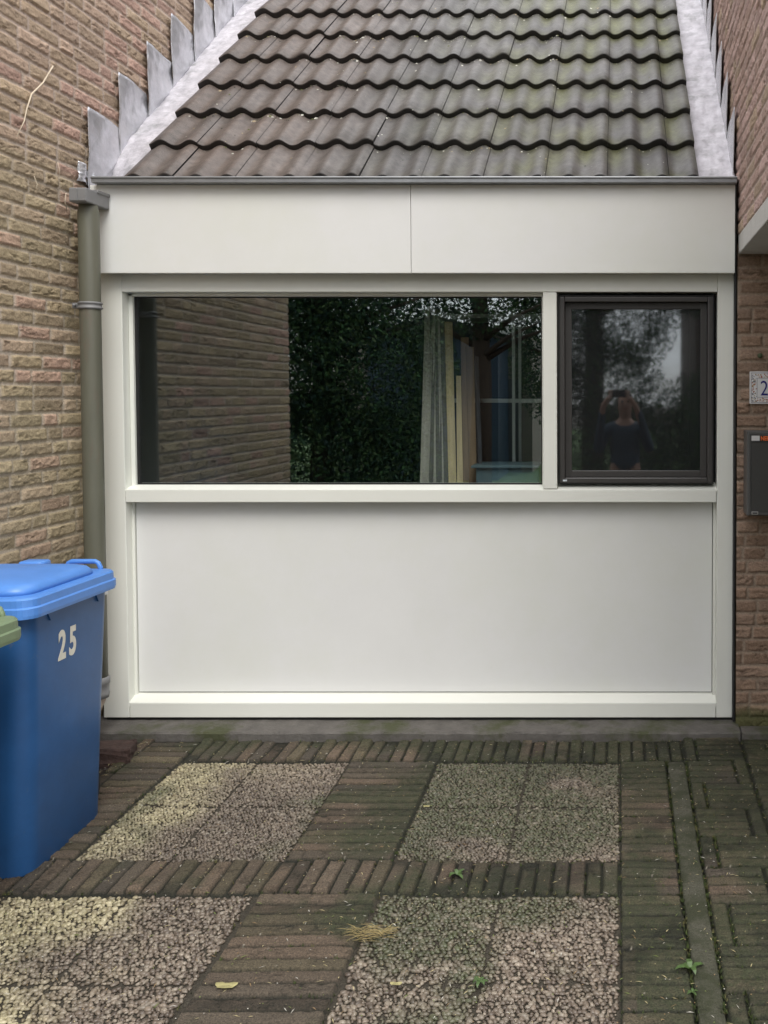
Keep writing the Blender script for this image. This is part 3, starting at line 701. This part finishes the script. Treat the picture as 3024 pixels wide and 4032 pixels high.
# local: x right, y negative is towards the street
bm = bmesh.new(); box(bm, -.004, .375, -.125, 0, 0, .382, bev=.004); obj('body', bm, M_maill, mbx)
bm = bmesh.new(); ring(bm, .0, .371, .004, .378, .010, -.131, -.126, .001); obj('front_rim', bm, M_steel, mbx).data.materials[0] = M_maill
bxo('door', M_mail, mbx, .014, .357, -.1305, -.1255, .015, .332, bev=.001)
bxo('letter_flap', M_maill, mbx, .012, .359, -.134, -.1256, .3345, .366, bev=.001)
bxo('sticker', mat('sticker_black', (.02, .015, .012), rough=.4), mbx, .0515, .17, -.1352, -.1342, .338, .362, bev=0)
bxo('name_strip', mat('paper_strip', (.62, .62, .62), rough=.5), mbx, .014, .050, -.1352, -.1342, .339, .361, bev=0)
bxo('badge', M_steel, mbx, .016, .046, -.1325, -.1306, .006, .020, bev=.001)
bxo('badge_mark', mat('badge_black', (.02, .02, .02)), mbx, .020, .042, -.1335, -.1326, .010, .016, bev=0)
def text(s, size, mt, parent, loc, rot=(R(90), 0, 0), scale=(1, 1, 1), name='lettering', off=0, ext=.0005):
    cu = bpy.data.curves.new(name, 'FONT'); cu.body = s; cu.size = size; cu.extrude = ext; cu.offset = off
    o = bpy.data.objects.new('t', cu); C.objects.link(o); bpy.context.view_layer.update()
    me = bpy.data.meshes.new_from_object(o.evaluated_get(bpy.context.evaluated_depsgraph_get())); bpy.data.objects.remove(o)
    d = link(name, me, mt, parent); d.location = loc; d.rotation_euler = rot; d.scale = scale; return d
text('NEE', .026, M_orange, mbx, (.0545, -.1358, .3405), scale=(.8, 1, 1), off=.0008)
npl = thing('house_number_tile', 'white glazed house number tile with mosaic border and blue digits above the mailbox', 'house number', (.60, 4.39, 1.562))
bxo('tile', M_glaze, npl, 0, .23, -.012, 0, 0, .149, bev=.002)
bm = bmesh.new(); ring(bm, .006, .224, .006, .143, .0016, -.0132, -.0122, 0); ring(bm, .033, .197, .030, .119, .0014, -.0132, -.0122, 0); obj('border_line', bm, mat('border_dark', (.05, .05, .09)), npl)
rs2 = random.Random(2)
MV = []; MC = []; MF = []
pc = [(.06, .07, .09), (.40, .11, .05), (.45, .30, .12)]
for i in range(900):
    x = rs2.uniform(.010, .220); z = rs2.uniform(.010, .139)
    if .031 < x < .199 and .028 < z < .121: continue
    q = rs2.uniform(.0012, .0026); corner = (x < .034 or x > .196) and (z < .05 or z > .10)
    k = (0 if rs2.random() < .8 else 2) if corner else (1 if rs2.random() < .75 else 2)
    o0 = len(MV); yk = -.0124-k*.0002
    MV += [(x-q, yk, z-q*.8), (x+q, yk, z-q*.8), (x+q, yk, z+q*.8), (x-q, yk, z+q*.8)]; MF.append((o0, o0+1, o0+2, o0+3)); MC += [pc[k]]*4
npmesh('border_pattern', MV, MF, mat('glazed_mosaic', attr=True, rough=.2), npl, False, np.array(MC))
text('2', .098, M_navy, npl, (.047, -.0128, .039), scale=(.8, 1, 1), name='digit', off=-.0002)
text('5', .098, M_navy, npl, (.110, -.0128, .039), scale=(.8, 1, 1), name='digit', off=-.0002)
bm = bmesh.new(); tube(bm, [(.648, 4.402, 1.784), (.648, 4.385, 1.784), (.648, 4.383, 1.784)], [.011, .0115, .008], 14)
tag(obj('wall_plug', bm, mat('green_plug', (.06, .08, .035)), None, True), 'small green plug in the porch wall above the number tile', 'plug')
bm = bmesh.new(); box(bm, .71, 1.35, 3.95, 4.29, -.06, .055, bev=.008)
tag(obj('doorstep', bm, mat('granite_step', (.30, .30, .33), rough=.7, nscale=180, namt=.5)), 'speckled grey stone doorstep below the mailbox at the right edge', 'step')

# ---------------------------------------------------------------- small growth and litter
def wallpt(px, py, X): 
    Y = -X*2060/(1337-px) if X < 0 else X*2060/(px-1337)
    return Y
bm = bmesh.new()
P = [(3.68, 2.59), (3.695, 2.66), (3.73, 2.72), (3.755, 2.80), (3.80, 2.86), (3.84, 2.90), (3.88, 2.965)]
P = [(3.922+.0, 2.655), (3.965, 2.73), (4.0, 2.79), (4.03, 2.86), (4.10, 2.93), (4.15, 2.98), (4.19, 3.03)]
tube(bm, [(-2.452+.006*math.sin(i*2), y, z) for i, (y, z) in enumerate(P)], [.0015, .002, .0025, .0035, .003, .0025, .003], 8)
tag(obj('dried_vine_stem', bm, M_stem, None, True), 'pale dried climber stem stuck to the left brick wall', 'stem')
# dried tendrils low on the left wall near the outlet box
for i, pts in enumerate([[(4.26, 2.5), (4.25, 2.46), (4.265, 2.42)], [(4.20, 2.62), (4.215, 2.59), (4.21, 2.56)], [(4.03, 2.52), (4.05, 2.49), (4.04, 2.47)]]):
    bm = bmesh.new(); tube(bm, [(-2.45, y, z) for y, z in pts], .0014, 6)
    tag(obj('dried_tendril', bm, M_stem, None, True), ['short dried tendril on the brick wall beside the outlet box', 'short dried tendril on the brick wall just above the outlet box', 'short dried tendril on the brick wall left of the outlet box'][i], 'tendril', 'dried tendrils on the left wall')
def gpt(px, py):
    Y = 3557/(py-777); return (px-1337)/2060*Y, Y
def blade(bm, p, d, L, wd, up):
    p = Vector(p); d = Vector((d[0], d[1], 0)).normalized(); s = Vector((-d.y, d.x, 0))*wd/2
    pts = [p, p+d*L*.4+Vector((0, 0, up)), p+d*L*.8+Vector((0, 0, up*.9)), p+d*L+Vector((0, 0, up*.3))]; ws = [.5, 1, .7, .05]
    vs = [(bm.verts.new(q-s*w_), bm.verts.new(q+s*w_)) for q, w_ in zip(pts, ws)]
    for (a, b), (c, d_) in zip(vs, vs[1:]): bm.faces.new((a, b, d_, c))
def zat(x, y): return gz(y)+float((fbm(np.array([x]), np.array([y]), 2.2, 2.2, 15)[0]-.5)*.018)+.004
x, y = gpt(770, 2045); bm = bmesh.new(); rg = random.Random(4)
for i in range(90):
    a = rg.gauss(0, .35)+(0 if i < 60 else math.pi); q = rg.uniform(-.02, .07)
    blade(bm, (x+q, y+rg.gauss(0, .013), zat(x, y)+rg.uniform(.0, .012)), (math.cos(a), math.sin(a)), rg.uniform(.02, .07), .0022, rg.uniform(.002, .012))
tag(obj('dry_grass_tuft', bm, M_straw), 'tuft of straw-yellow dry grass lying on the pebble slab edge', 'dry grass')
def weed(px, py, n, L, label, seed):
    x, y = gpt(px, py); rg = random.Random(seed); bm = bmesh.new(); z = zat(x, y)
    for i in range(n): a = i*2*math.pi/n+rg.gauss(0, .3); blade(bm, (x, y, z), (math.cos(a), math.sin(a)), L*rg.uniform(.6, 1.1), L*.38, L*rg.uniform(.15, .4))
    tag(obj('weed', bm, M_weed), label, 'weed', 'weeds between the paving')
weed(1495, 2116, 5, .045, 'small bright green weed growing beside the concrete kerb', 1)
weed(982, 1905, 6, .035, 'pale green weed in the brick band between the pebble slabs', 2)
weed(1500, 2170, 5, .02, 'tiny green seedling by the kerb nearest the bottom edge', 3)
weed(1030, 2150, 7, .03, 'low yellowish weed on the front pebble slab joint', 4)
for i, (px, py, lab) in enumerate([(845, 2158, 'flat olive fallen leaf on the bricks near the bottom edge'), (470, 2160, 'pale fallen leaf on the bricks right of the left front pebble slab'), (915, 1755, 'small yellowed leaf on the back right pebble slab')]):
    x, y = gpt(px, py); bm = bmesh.new(); z = zat(x, y)+.006; n = 14; s = [.016, .03, .012][i]
    c = bm.verts.new((x, y, z+.003)); ring_ = [bm.verts.new((x+s*math.cos(t)*(1+.2*math.sin(5*t)), y+s*.5*math.sin(t)*(1+.2*math.sin(3*t)), z+.002*math.sin(3*t))) for t in [2*math.pi*k/n for k in range(n)]]
    for k in range(n): bm.faces.new((c, ring_[k], ring_[(k+1) % n]))
    tag(obj('fallen_leaf', bm, M_leafd), lab, 'leaf', 'fallen leaves on the paving')
# fine litter: crumbs, stalks, grains
rg = np.random.RandomState(12); LV = []; LF = []; LC = []; off = 0
for k in range(4200):
    x = rg.uniform(-2.4, 1.2); y = rg.uniform(1.9, 4.28)
    if k < 420: x = rg.uniform(-2.42, -2.13); y = rg.uniform(3.5, 4.28)
    z = gz(y)+(float(fbm(np.array([x]), np.array([y]), 2.2, 2.2, 15)[0])-.5)*.018+.003-(.016 if x < -2.18 else 0)
    L = rg.uniform(.003, .013); wd = rg.uniform(.0008, .0018); a = rg.uniform(0, 3.14)
    if rg.rand() < .5: L = rg.uniform(.0012, .003); wd = L*.8
    if k < 420: L *= 1.6
    dx, dy = math.cos(a)*L, math.sin(a)*L; sx, sy = -math.sin(a)*wd, math.cos(a)*wd
    h = wd*1.2
    LV += [(x-dx, y-dy, z+h*.2), (x-sx, y-sy, z+h), (x+dx, y+dy, z+h*.4), (x+sx, y+sy, z+h)]
    LF.append((off, off+1, off+2, off+3)); off += 4
    LC += [[(.42, .36, .20), (.5, .48, .42), (.25, .17, .09), (.16, .20, .06)][rg.choice(4, p=[.35, .2, .25, .2])]]*4
npmesh('leaf_litter', LV, LF, M_leafy, None, False, np.array(LC))
tag(bpy.data.objects['leaf_litter'], 'pale crumbs, stalks and grit scattered over the paving', 'litter', kind='stuff')

# ---------------------------------------------------------------- inside the garage
def board(i, xb, xt, yb, yt, zt, wd, th, mt, label):
    t = Vector((xt-xb, yt-yb, zt-.115)); L = t.length
    bm = bmesh.new(); box(bm, -wd/2, wd/2, -th/2, th/2, 0, L, bev=.001)
    o = obj('timber_board', bm, mt); o.location = (xb, yb, .116)
    o.rotation_euler = t.to_track_quat('Z', 'Y').to_euler()
    # keep broad face to the window
    q = t.to_track_quat('Z', 'Y'); o.rotation_euler = (q @ Matrix.Rotation(0, 3, 'Z').to_quaternion()).to_euler()
    tag(o, label, 'board', 'boards leaning inside the garage window')
bl = ['leftmost grey board leaning behind the window', 'second grey board from the left behind the window', 'thin grey strip third from the left behind the window', 'fourth leaning strip from the left, grey', 'narrow leaning board fifth from the left', 'sixth leaning strip from the left', 'pale yellow board leaning in the middle of the bundle', 'broad light yellow board, brightest of the bundle', 'brown board just right of the bright yellow one', 'rightmost brown leaning board of the bundle', 'dark steep strip right of the leaning bundle']
bx = [(-1.00, -.985), (-.96, -.965), (-.93, -.955), (-.90, -.94), (-.87, -.93), (-.845, -.915), (-.82, -.885), (-.79, -.82), (-.755, -.80), (-.72, -.775), (-.675, -.74)]
for i, (a, b) in enumerate(bx):
    board(i, a, b, 4.72+.012*i, 4.98-.003*i, [2.06, 2.05, 2.04, 2.05, 2.02, 2.0, 1.98, 1.7, 1.9, 1.85, 1.8][i], [.045, .03, .022, .03, .028, .03, .04, .05, .04, .04, .02][i], .018, ((M_woodg if i % 2 == 0 else M_woodd) if i < 6 else M_wood if i in (6, 7) else M_woodb) if i != 10 else M_room, bl[i])
rk = thing('storage_rack', 'thin metal storage rack standing behind the leaning boards', 'rack', (-.7, 5.2, .111))
for (x, y) in ((-.3, -.12), (.14, -.12), (-.3, .2), (.14, .2), (.30, -.1)):
    bm = bmesh.new(); box(bm, x-.008, x+.008, y-.008, y+.008, 0, 1.95); obj('post', bm, M_steel, rk)
for z in (.5, .99, 1.45, 1.9):
    bm = bmesh.new(); box(bm, -.31, .31, -.13, .21, z, z+.02); obj('shelf', bm, M_steel, rk)
bm = bmesh.new(); box(bm, -.72, -.40, 4.78, 5.02, .62, 1.235, bev=.01); box(bm, -.74, -.40, 4.76, 5.04, 1.236, 1.25, bev=.003)
tag(obj('storage_crate', bm, mat('pale_blue_plastic', (.13, .20, .23), rough=.4, nscale=6, namt=.25)), 'pale blue-green crate behind the lower right corner of the wide window', 'crate')
bm = bmesh.new(); box(bm, -.76, -.40, 4.75, 5.05, .111, .618, bev=.004)
tag(obj('cabinet', bm, M_woodg), 'low cabinet under the pale blue crate inside the garage', 'cabinet')

# ---------------------------------------------------------------- behind the photographer: trees, houses (seen mirrored in the glass)
def leaves(name, blobs, n, size, cols_, parent, seed, droop=.3):
    rs = np.random.RandomState(seed); V = []; w_ = np.array([b[3]*b[4]*b[5] for b in blobs]); w_ = w_/w_.sum()
    idx = rs.choice(len(blobs), n, p=w_); B = np.array(blobs)[idx]
    d = rs.normal(size=(n, 3)); d /= np.linalg.norm(d, axis=1)[:, None]; r = rs.uniform(.35, 1.05, n)**.6
    P = B[:, :3]+d*r[:, None]*B[:, 3:6]
    a = rs.normal(size=(n, 3)); a[:, 2] -= droop; a /= np.linalg.norm(a, axis=1)[:, None]; b = np.cross(a, rs.normal(size=(n, 3))); b /= np.linalg.norm(b, axis=1)[:, None]
    s = size*rs.uniform(.6, 1.5, n)[:, None]
    Q = np.stack([P-a*s, P+b*s*.42, P+a*s, P-b*s*.42], 1).reshape(-1, 3)
    F = np.arange(4*n).reshape(-1, 4); cc = np.array(cols_)[rs.randint(0, len(cols_), n)]*rs.uniform(.6, 1.4, n)[:, None]
    return npmesh(name, Q, F, M_leafy, parent, False, np.repeat(cc, 4, 0))
def tree(name, label, x, y, h, blobs, n, size, cols_, seed):
    t = thing(name, label, 'tree', (x, y, g))
    bm = bmesh.new(); rr_ = random.Random(seed)
    tube(bm, [(0, 0, 0), (.05, 0, h*.3), (0, .05, h*.6), (.05, 0, h*.95)], [h*.028, h*.022, h*.015, h*.004], 10)
    for i in range(12):
        z = h*rr_.uniform(.25, .8); a = rr_.uniform(0, 6.28); L = h*rr_.uniform(.15, .3)
        tube(bm, [(0, 0, z), (math.cos(a)*L*.5, math.sin(a)*L*.5, z+L*.25), (math.cos(a)*L, math.sin(a)*L, z+L*.4)], [h*.009, h*.005, h*.001], 6)
    obj('trunk', bm, M_bark, t, True); leaves('crown', blobs, n, size, cols_, t, seed)
dk = [(.03, .075, .035), (.05, .12, .04), (.015, .045, .035), (.07, .12, .04)]
lt = [(.05, .10, .03), (.07, .13, .04), (.035, .08, .03)]
tree('conifer_tree', 'broad dark evergreen mirrored in the middle of the wide window', -3.9, -3.4, 6, [(0, 0, .9, 1.35, 1.0, 1.0), (-.6, .1, 2.3, 1.25, 1.0, 1.1), (.7, 0, 2.1, 1.1, 1.0, 1.2), (0, .1, 3.6, 1.3, 1.0, 1.1), (.3, 0, 4.8, .9, .8, 1.2), (1.0, .2, .8, .8, .8, .9), (-1.4, .0, 1.2, 1.0, .9, 1.3)], 110000, .03, dk, 3)
tree('conifer_tree', 'second dark evergreen mirrored left of the mullion', -2.2, -6.0, 7, [(0, 0, 3.5, 1.2, .9, .8), (.9, 0, 3.9, .6, .8, .7), (-.6, 0, 4.6, 1.3, 1.0, 1.0), (.3, 0, 5.2, 1.4, 1.0, .9), (0, 0, 6.4, 1.2, 1.0, .9)], 40000, .034, dk+lt, 4)
tree('leafy_tree', 'broad green tree mirrored at the top of both windows', -.5, -8.5, 8, [(-.6, 0, 4.6, 1.0, 1.2, .8), (.6, .3, 3.3, 1.0, .7, 1.1), (-.7, .3, 2.6, .8, .7, 1.3), (.4, .3, 2.0, .95, .7, .9), (.5, .3, .9, .95, .7, .9), (2.0, 0, 4.1, 1.3, 1.0, .85), (.3, 0, 6, 2.4, 1.4, 1.3), (1.0, .2, 4.1, .9, .9, .5), (-2.0, 0, 6.2, 1.3, 1, 1.2), (2.2, .2, 1.4, 1.1, .7, .95)], 120000, .034, dk, 5)
tree('leafy_tree', 'green tree standing right of the mirrored dark house wall', 4.6, -7.5, 7, [(-.6, 0, 3.9, 1.2, 1.2, .7), (.8, 0, 4.4, 1.4, 1.2, 1.1), (0, 0, 6, 1.8, 1.4, 1.2)], 22000, .07, dk+lt, 6)
hb = thing('garage_block', 'pale rendered garage across the street, mirrored beside the mullion', 'garage block', (-2.0, -13, g))
M_render = mat('pale_render', (.34, .30, .26), rough=.9, nscale=6, namt=.12)
bxo('wall', M_render, hb, -4.5, 0, -6, 0, 0, 3.2, bev=0)
bxo('roof_edge', M_white, hb, -4.6, .1, -6.1, .12, 3.2, 3.42, bev=.01)
fm = bxo('door', mat('grey_door', (.16, .16, .17), rough=.6), hb, -2.2, -.25, -.02, .03, .02, 2.2, bev=.01)
h2 = thing('dark_brick_house', 'dark brown brick house across the street, mirrored in the small window', 'house', (2.0, -16, g))
bxo('wall', mat('dark_brown_wall', (.075, .055, .045), rough=.9, nscale=6, namt=.2), h2, 0, 9, -6, 0, 0, 5.4, bev=0)
bm = bmesh.new(); prism(bm, [(-6.3, 5.4), (.3, 5.4), (-3, 7.6)], 'x', -.15, 9.2); obj('roof', bm, mat('brown_roof', (.07, .045, .035), rough=.8, nscale=5, namt=.3), h2)
for x in (1.5, 4, 6.5):
    fm = bxo('window', M_white, h2, x-.6, x+.6, -.02, .03, .9, 2.2, bev=.01); bxo('pane', M_gasket, fm, x-.5, x+.5, .025, .04, 1.0, 2.1, bev=0)
h3 = thing('garden_shed', 'dark blue-grey boarded shed across the street, mirrored behind the boards', 'shed', (-3.85, -11.0, g))
bm = bmesh.new(); box(bm, -1.4, 1.3, -2, 0, 0, 3.1)
for i in range(20): box(bm, -1.42, 1.32, .0, .022, .02+i*.155, .16+i*.155)
obj('wall', bm, mat('blue_boards', (.04, .07, .11), rough=.6), h3)
bm = bmesh.new(); prism(bm, [(-1.6, 3.1), (1.5, 3.1), (0, 3.5)], 'y', -2.2, .2); obj('roof', bm, M_gasket, h3)
hg = thing('garden_hedge', 'clipped green hedge along the far side of the street', 'hedge', (3.6, -9.2, g))
leaves('foliage', [(x, 0, .8, .7, .45, .95) for x in np.arange(-3.6, 7, .6)], 26000, .05, dk, hg, 9)
for x in np.arange(-3.6, 7, .6): bm = bmesh.new(); tube(bm, [(x, 0, 0), (x+.05, 0, .5), (x, .02, .9)], [.03, .02, .006], 6); obj('stem', bm, M_bark, hg)

# ---------------------------------------------------------------- the photographer (only seen mirrored in the glass)
def skin(name, verts, edges, radii, mtl, parent, root=0, sub=2):
    me = bpy.data.meshes.new(name); me.from_pydata([Vector(v) for v in verts], edges, []); o = bpy.data.objects.new(name, me); C.objects.link(o)
    m = o.modifiers.new('s', 'SKIN'); m.use_smooth_shade = True
    for i, r in enumerate(radii):
        r = r if isinstance(r, tuple) else (r, r); me.skin_vertices[0].data[i].radius = r
    me.skin_vertices[0].data[root].use_root = True
    s = o.modifiers.new('u', 'SUBSURF'); s.levels = sub; s.render_levels = sub
    bpy.context.view_layer.update()
    m2 = bpy.data.meshes.new_from_object(o.evaluated_get(bpy.context.evaluated_depsgraph_get())); bpy.data.objects.remove(o)
    m2.materials.clear(); return link(name, m2, mtl, parent, True)
pz = gz(-.35)
pe = thing('person', 'person in dark blue clothes raising a phone, mirrored in the small window', 'person', (.06, -.36, pz))
M_skin = mat('skin', (.42, .25, .18), rough=.5); M_shirt = mat('blue_shirt', (.03, .06, .09), rough=.85, nscale=12, namt=.1); M_trs = mat('dark_trousers', (.02, .025, .05), rough=.9); M_hair = mat('brown_hair', (.05, .03, .02), rough=.6)
ph = (-.06, .30, 1.61-pz)        # phone centre in local space
Hd = [(0, 0, 1.42), (0, .01, 1.52), (0, .02, 1.60), (0, .03, 1.70), (0, .02, 1.77)]
vs_ = [(0, 0, .95), (0, 0, 1.12), (0, 0, 1.30), (0, 0, 1.42), (0, .01, 1.50), (0, .025, 1.57), (0, .03, 1.66), (0, .02, 1.735),
       (.17, 0, 1.39), (.25, .06, 1.17), (.10, .27, ph[2]-.12), (.03, .29, ph[2]-.03), (-.17, 0, 1.39), (-.27, .06, 1.17), (-.21, .26, ph[2]-.12), (-.15, .29, ph[2]-.03),
       (.10, 0, .86), (.11, .01, .50), (.115, -.02, .10), (.12, .10, .045), (-.10, 0, .86), (-.11, .01, .50), (-.115, -.02, .10), (-.12, .10, .045)]
ed = [(0, 1), (1, 2), (2, 3), (3, 4), (4, 5), (5, 6), (6, 7), (3, 8), (8, 9), (9, 10), (10, 11), (3, 12), (12, 13), (13, 14), (14, 15), (0, 16), (16, 17), (17, 18), (18, 19), (0, 20), (20, 21), (21, 22), (22, 23)]
rd = [(.15, .11), (.135, .10), (.155, .11), (.10, .08), .052, (.068, .08), (.078, .095), (.06, .075), .06, .042, .028, .026, .06, .042, .028, .026, .085, .06, .045, .04, .085, .06, .045, .04]
skin('body', vs_, ed, rd, M_skin, pe)
skin('shirt', [(0, 0, .93), (0, 0, 1.12), (0, 0, 1.30), (0, 0, 1.415), (.172, 0, 1.39), (.25, .06, 1.17), (.12, .25, ph[2]-.15), (-.172, 0, 1.39), (-.27, .06, 1.17), (-.215, .24, ph[2]-.15)], [(0, 1), (1, 2), (2, 3), (3, 4), (4, 5), (5, 6), (3, 7), (7, 8), (8, 9)], [(.165, .125), (.15, .115), (.17, .125), (.11, .09), .07, .052, .036, .07, .052, .036], M_shirt, pe)
skin('trousers', [(0, 0, .96), (.10, 0, .85), (.11, .01, .5), (.115, -.02, .10), (-.10, 0, .85), (-.11, .01, .5), (-.115, -.02, .10)], [(0, 1), (1, 2), (2, 3), (0, 4), (4, 5), (5, 6)], [(.18, .135), .125, .092, .07, .125, .092, .07], M_trs, pe)
skin('hair', [(0, -.005, 1.60), (0, -.02, 1.69), (0, .0, 1.765)], [(0, 1), (1, 2)], [(.075, .06), (.086, .088), (.07, .08)], M_hair, pe)
for sx in (-.03, .03): bm = bmesh.new(); bmesh.ops.create_uvsphere(bm, u_segments=12, v_segments=8, radius=.012, matrix=Matrix.Translation((sx, .118, 1.665))); obj('eye', bm, M_gasket, pe, True)
skin('nose', [(0, .115, 1.665), (0, .135, 1.63), (0, .12, 1.62)], [(0, 1), (1, 2)], [.008, .012, .008], M_skin, pe)
bm = bmesh.new(); box(bm, -.022, .022, .108, .12, 1.588, 1.598, bev=.004); obj('mouth', bm, mat('lips', (.35, .12, .10)), pe)
for s, xw in ((1, .03), (-1, -.15)):
    for k in range(4):
        zz = ph[2]-.045+.022*k; xo = ph[0]+s*.082
        skin('finger', [(xw+s*.0, .29, ph[2]-.03+.006*k), (xo+s*.012, .30, zz), (xo, .318-.002*k, zz+.004), (xo-s*(.022+.004*(k % 2)), .322, zz+.006)], [(0, 1), (1, 2), (2, 3)], [.012, .009, .008, .007], M_skin, pe, sub=1)
    skin('thumb', [(xw, .285, ph[2]-.03), (xo+s*.01, .285, ph[2]-.05), (xo-s*.02, .283, ph[2]-.02)], [(0, 1), (1, 2)], [.013, .011, .009], M_skin, pe, sub=1)
bm = bmesh.new(); box(bm, -.075, .075, -.004, .004, -.037, .037, bev=.003)
po = tag(obj('phone', bm, M_gasket), 'dark phone held up in both hands of the person', 'phone'); po.location = (0, -.052, 1.61)
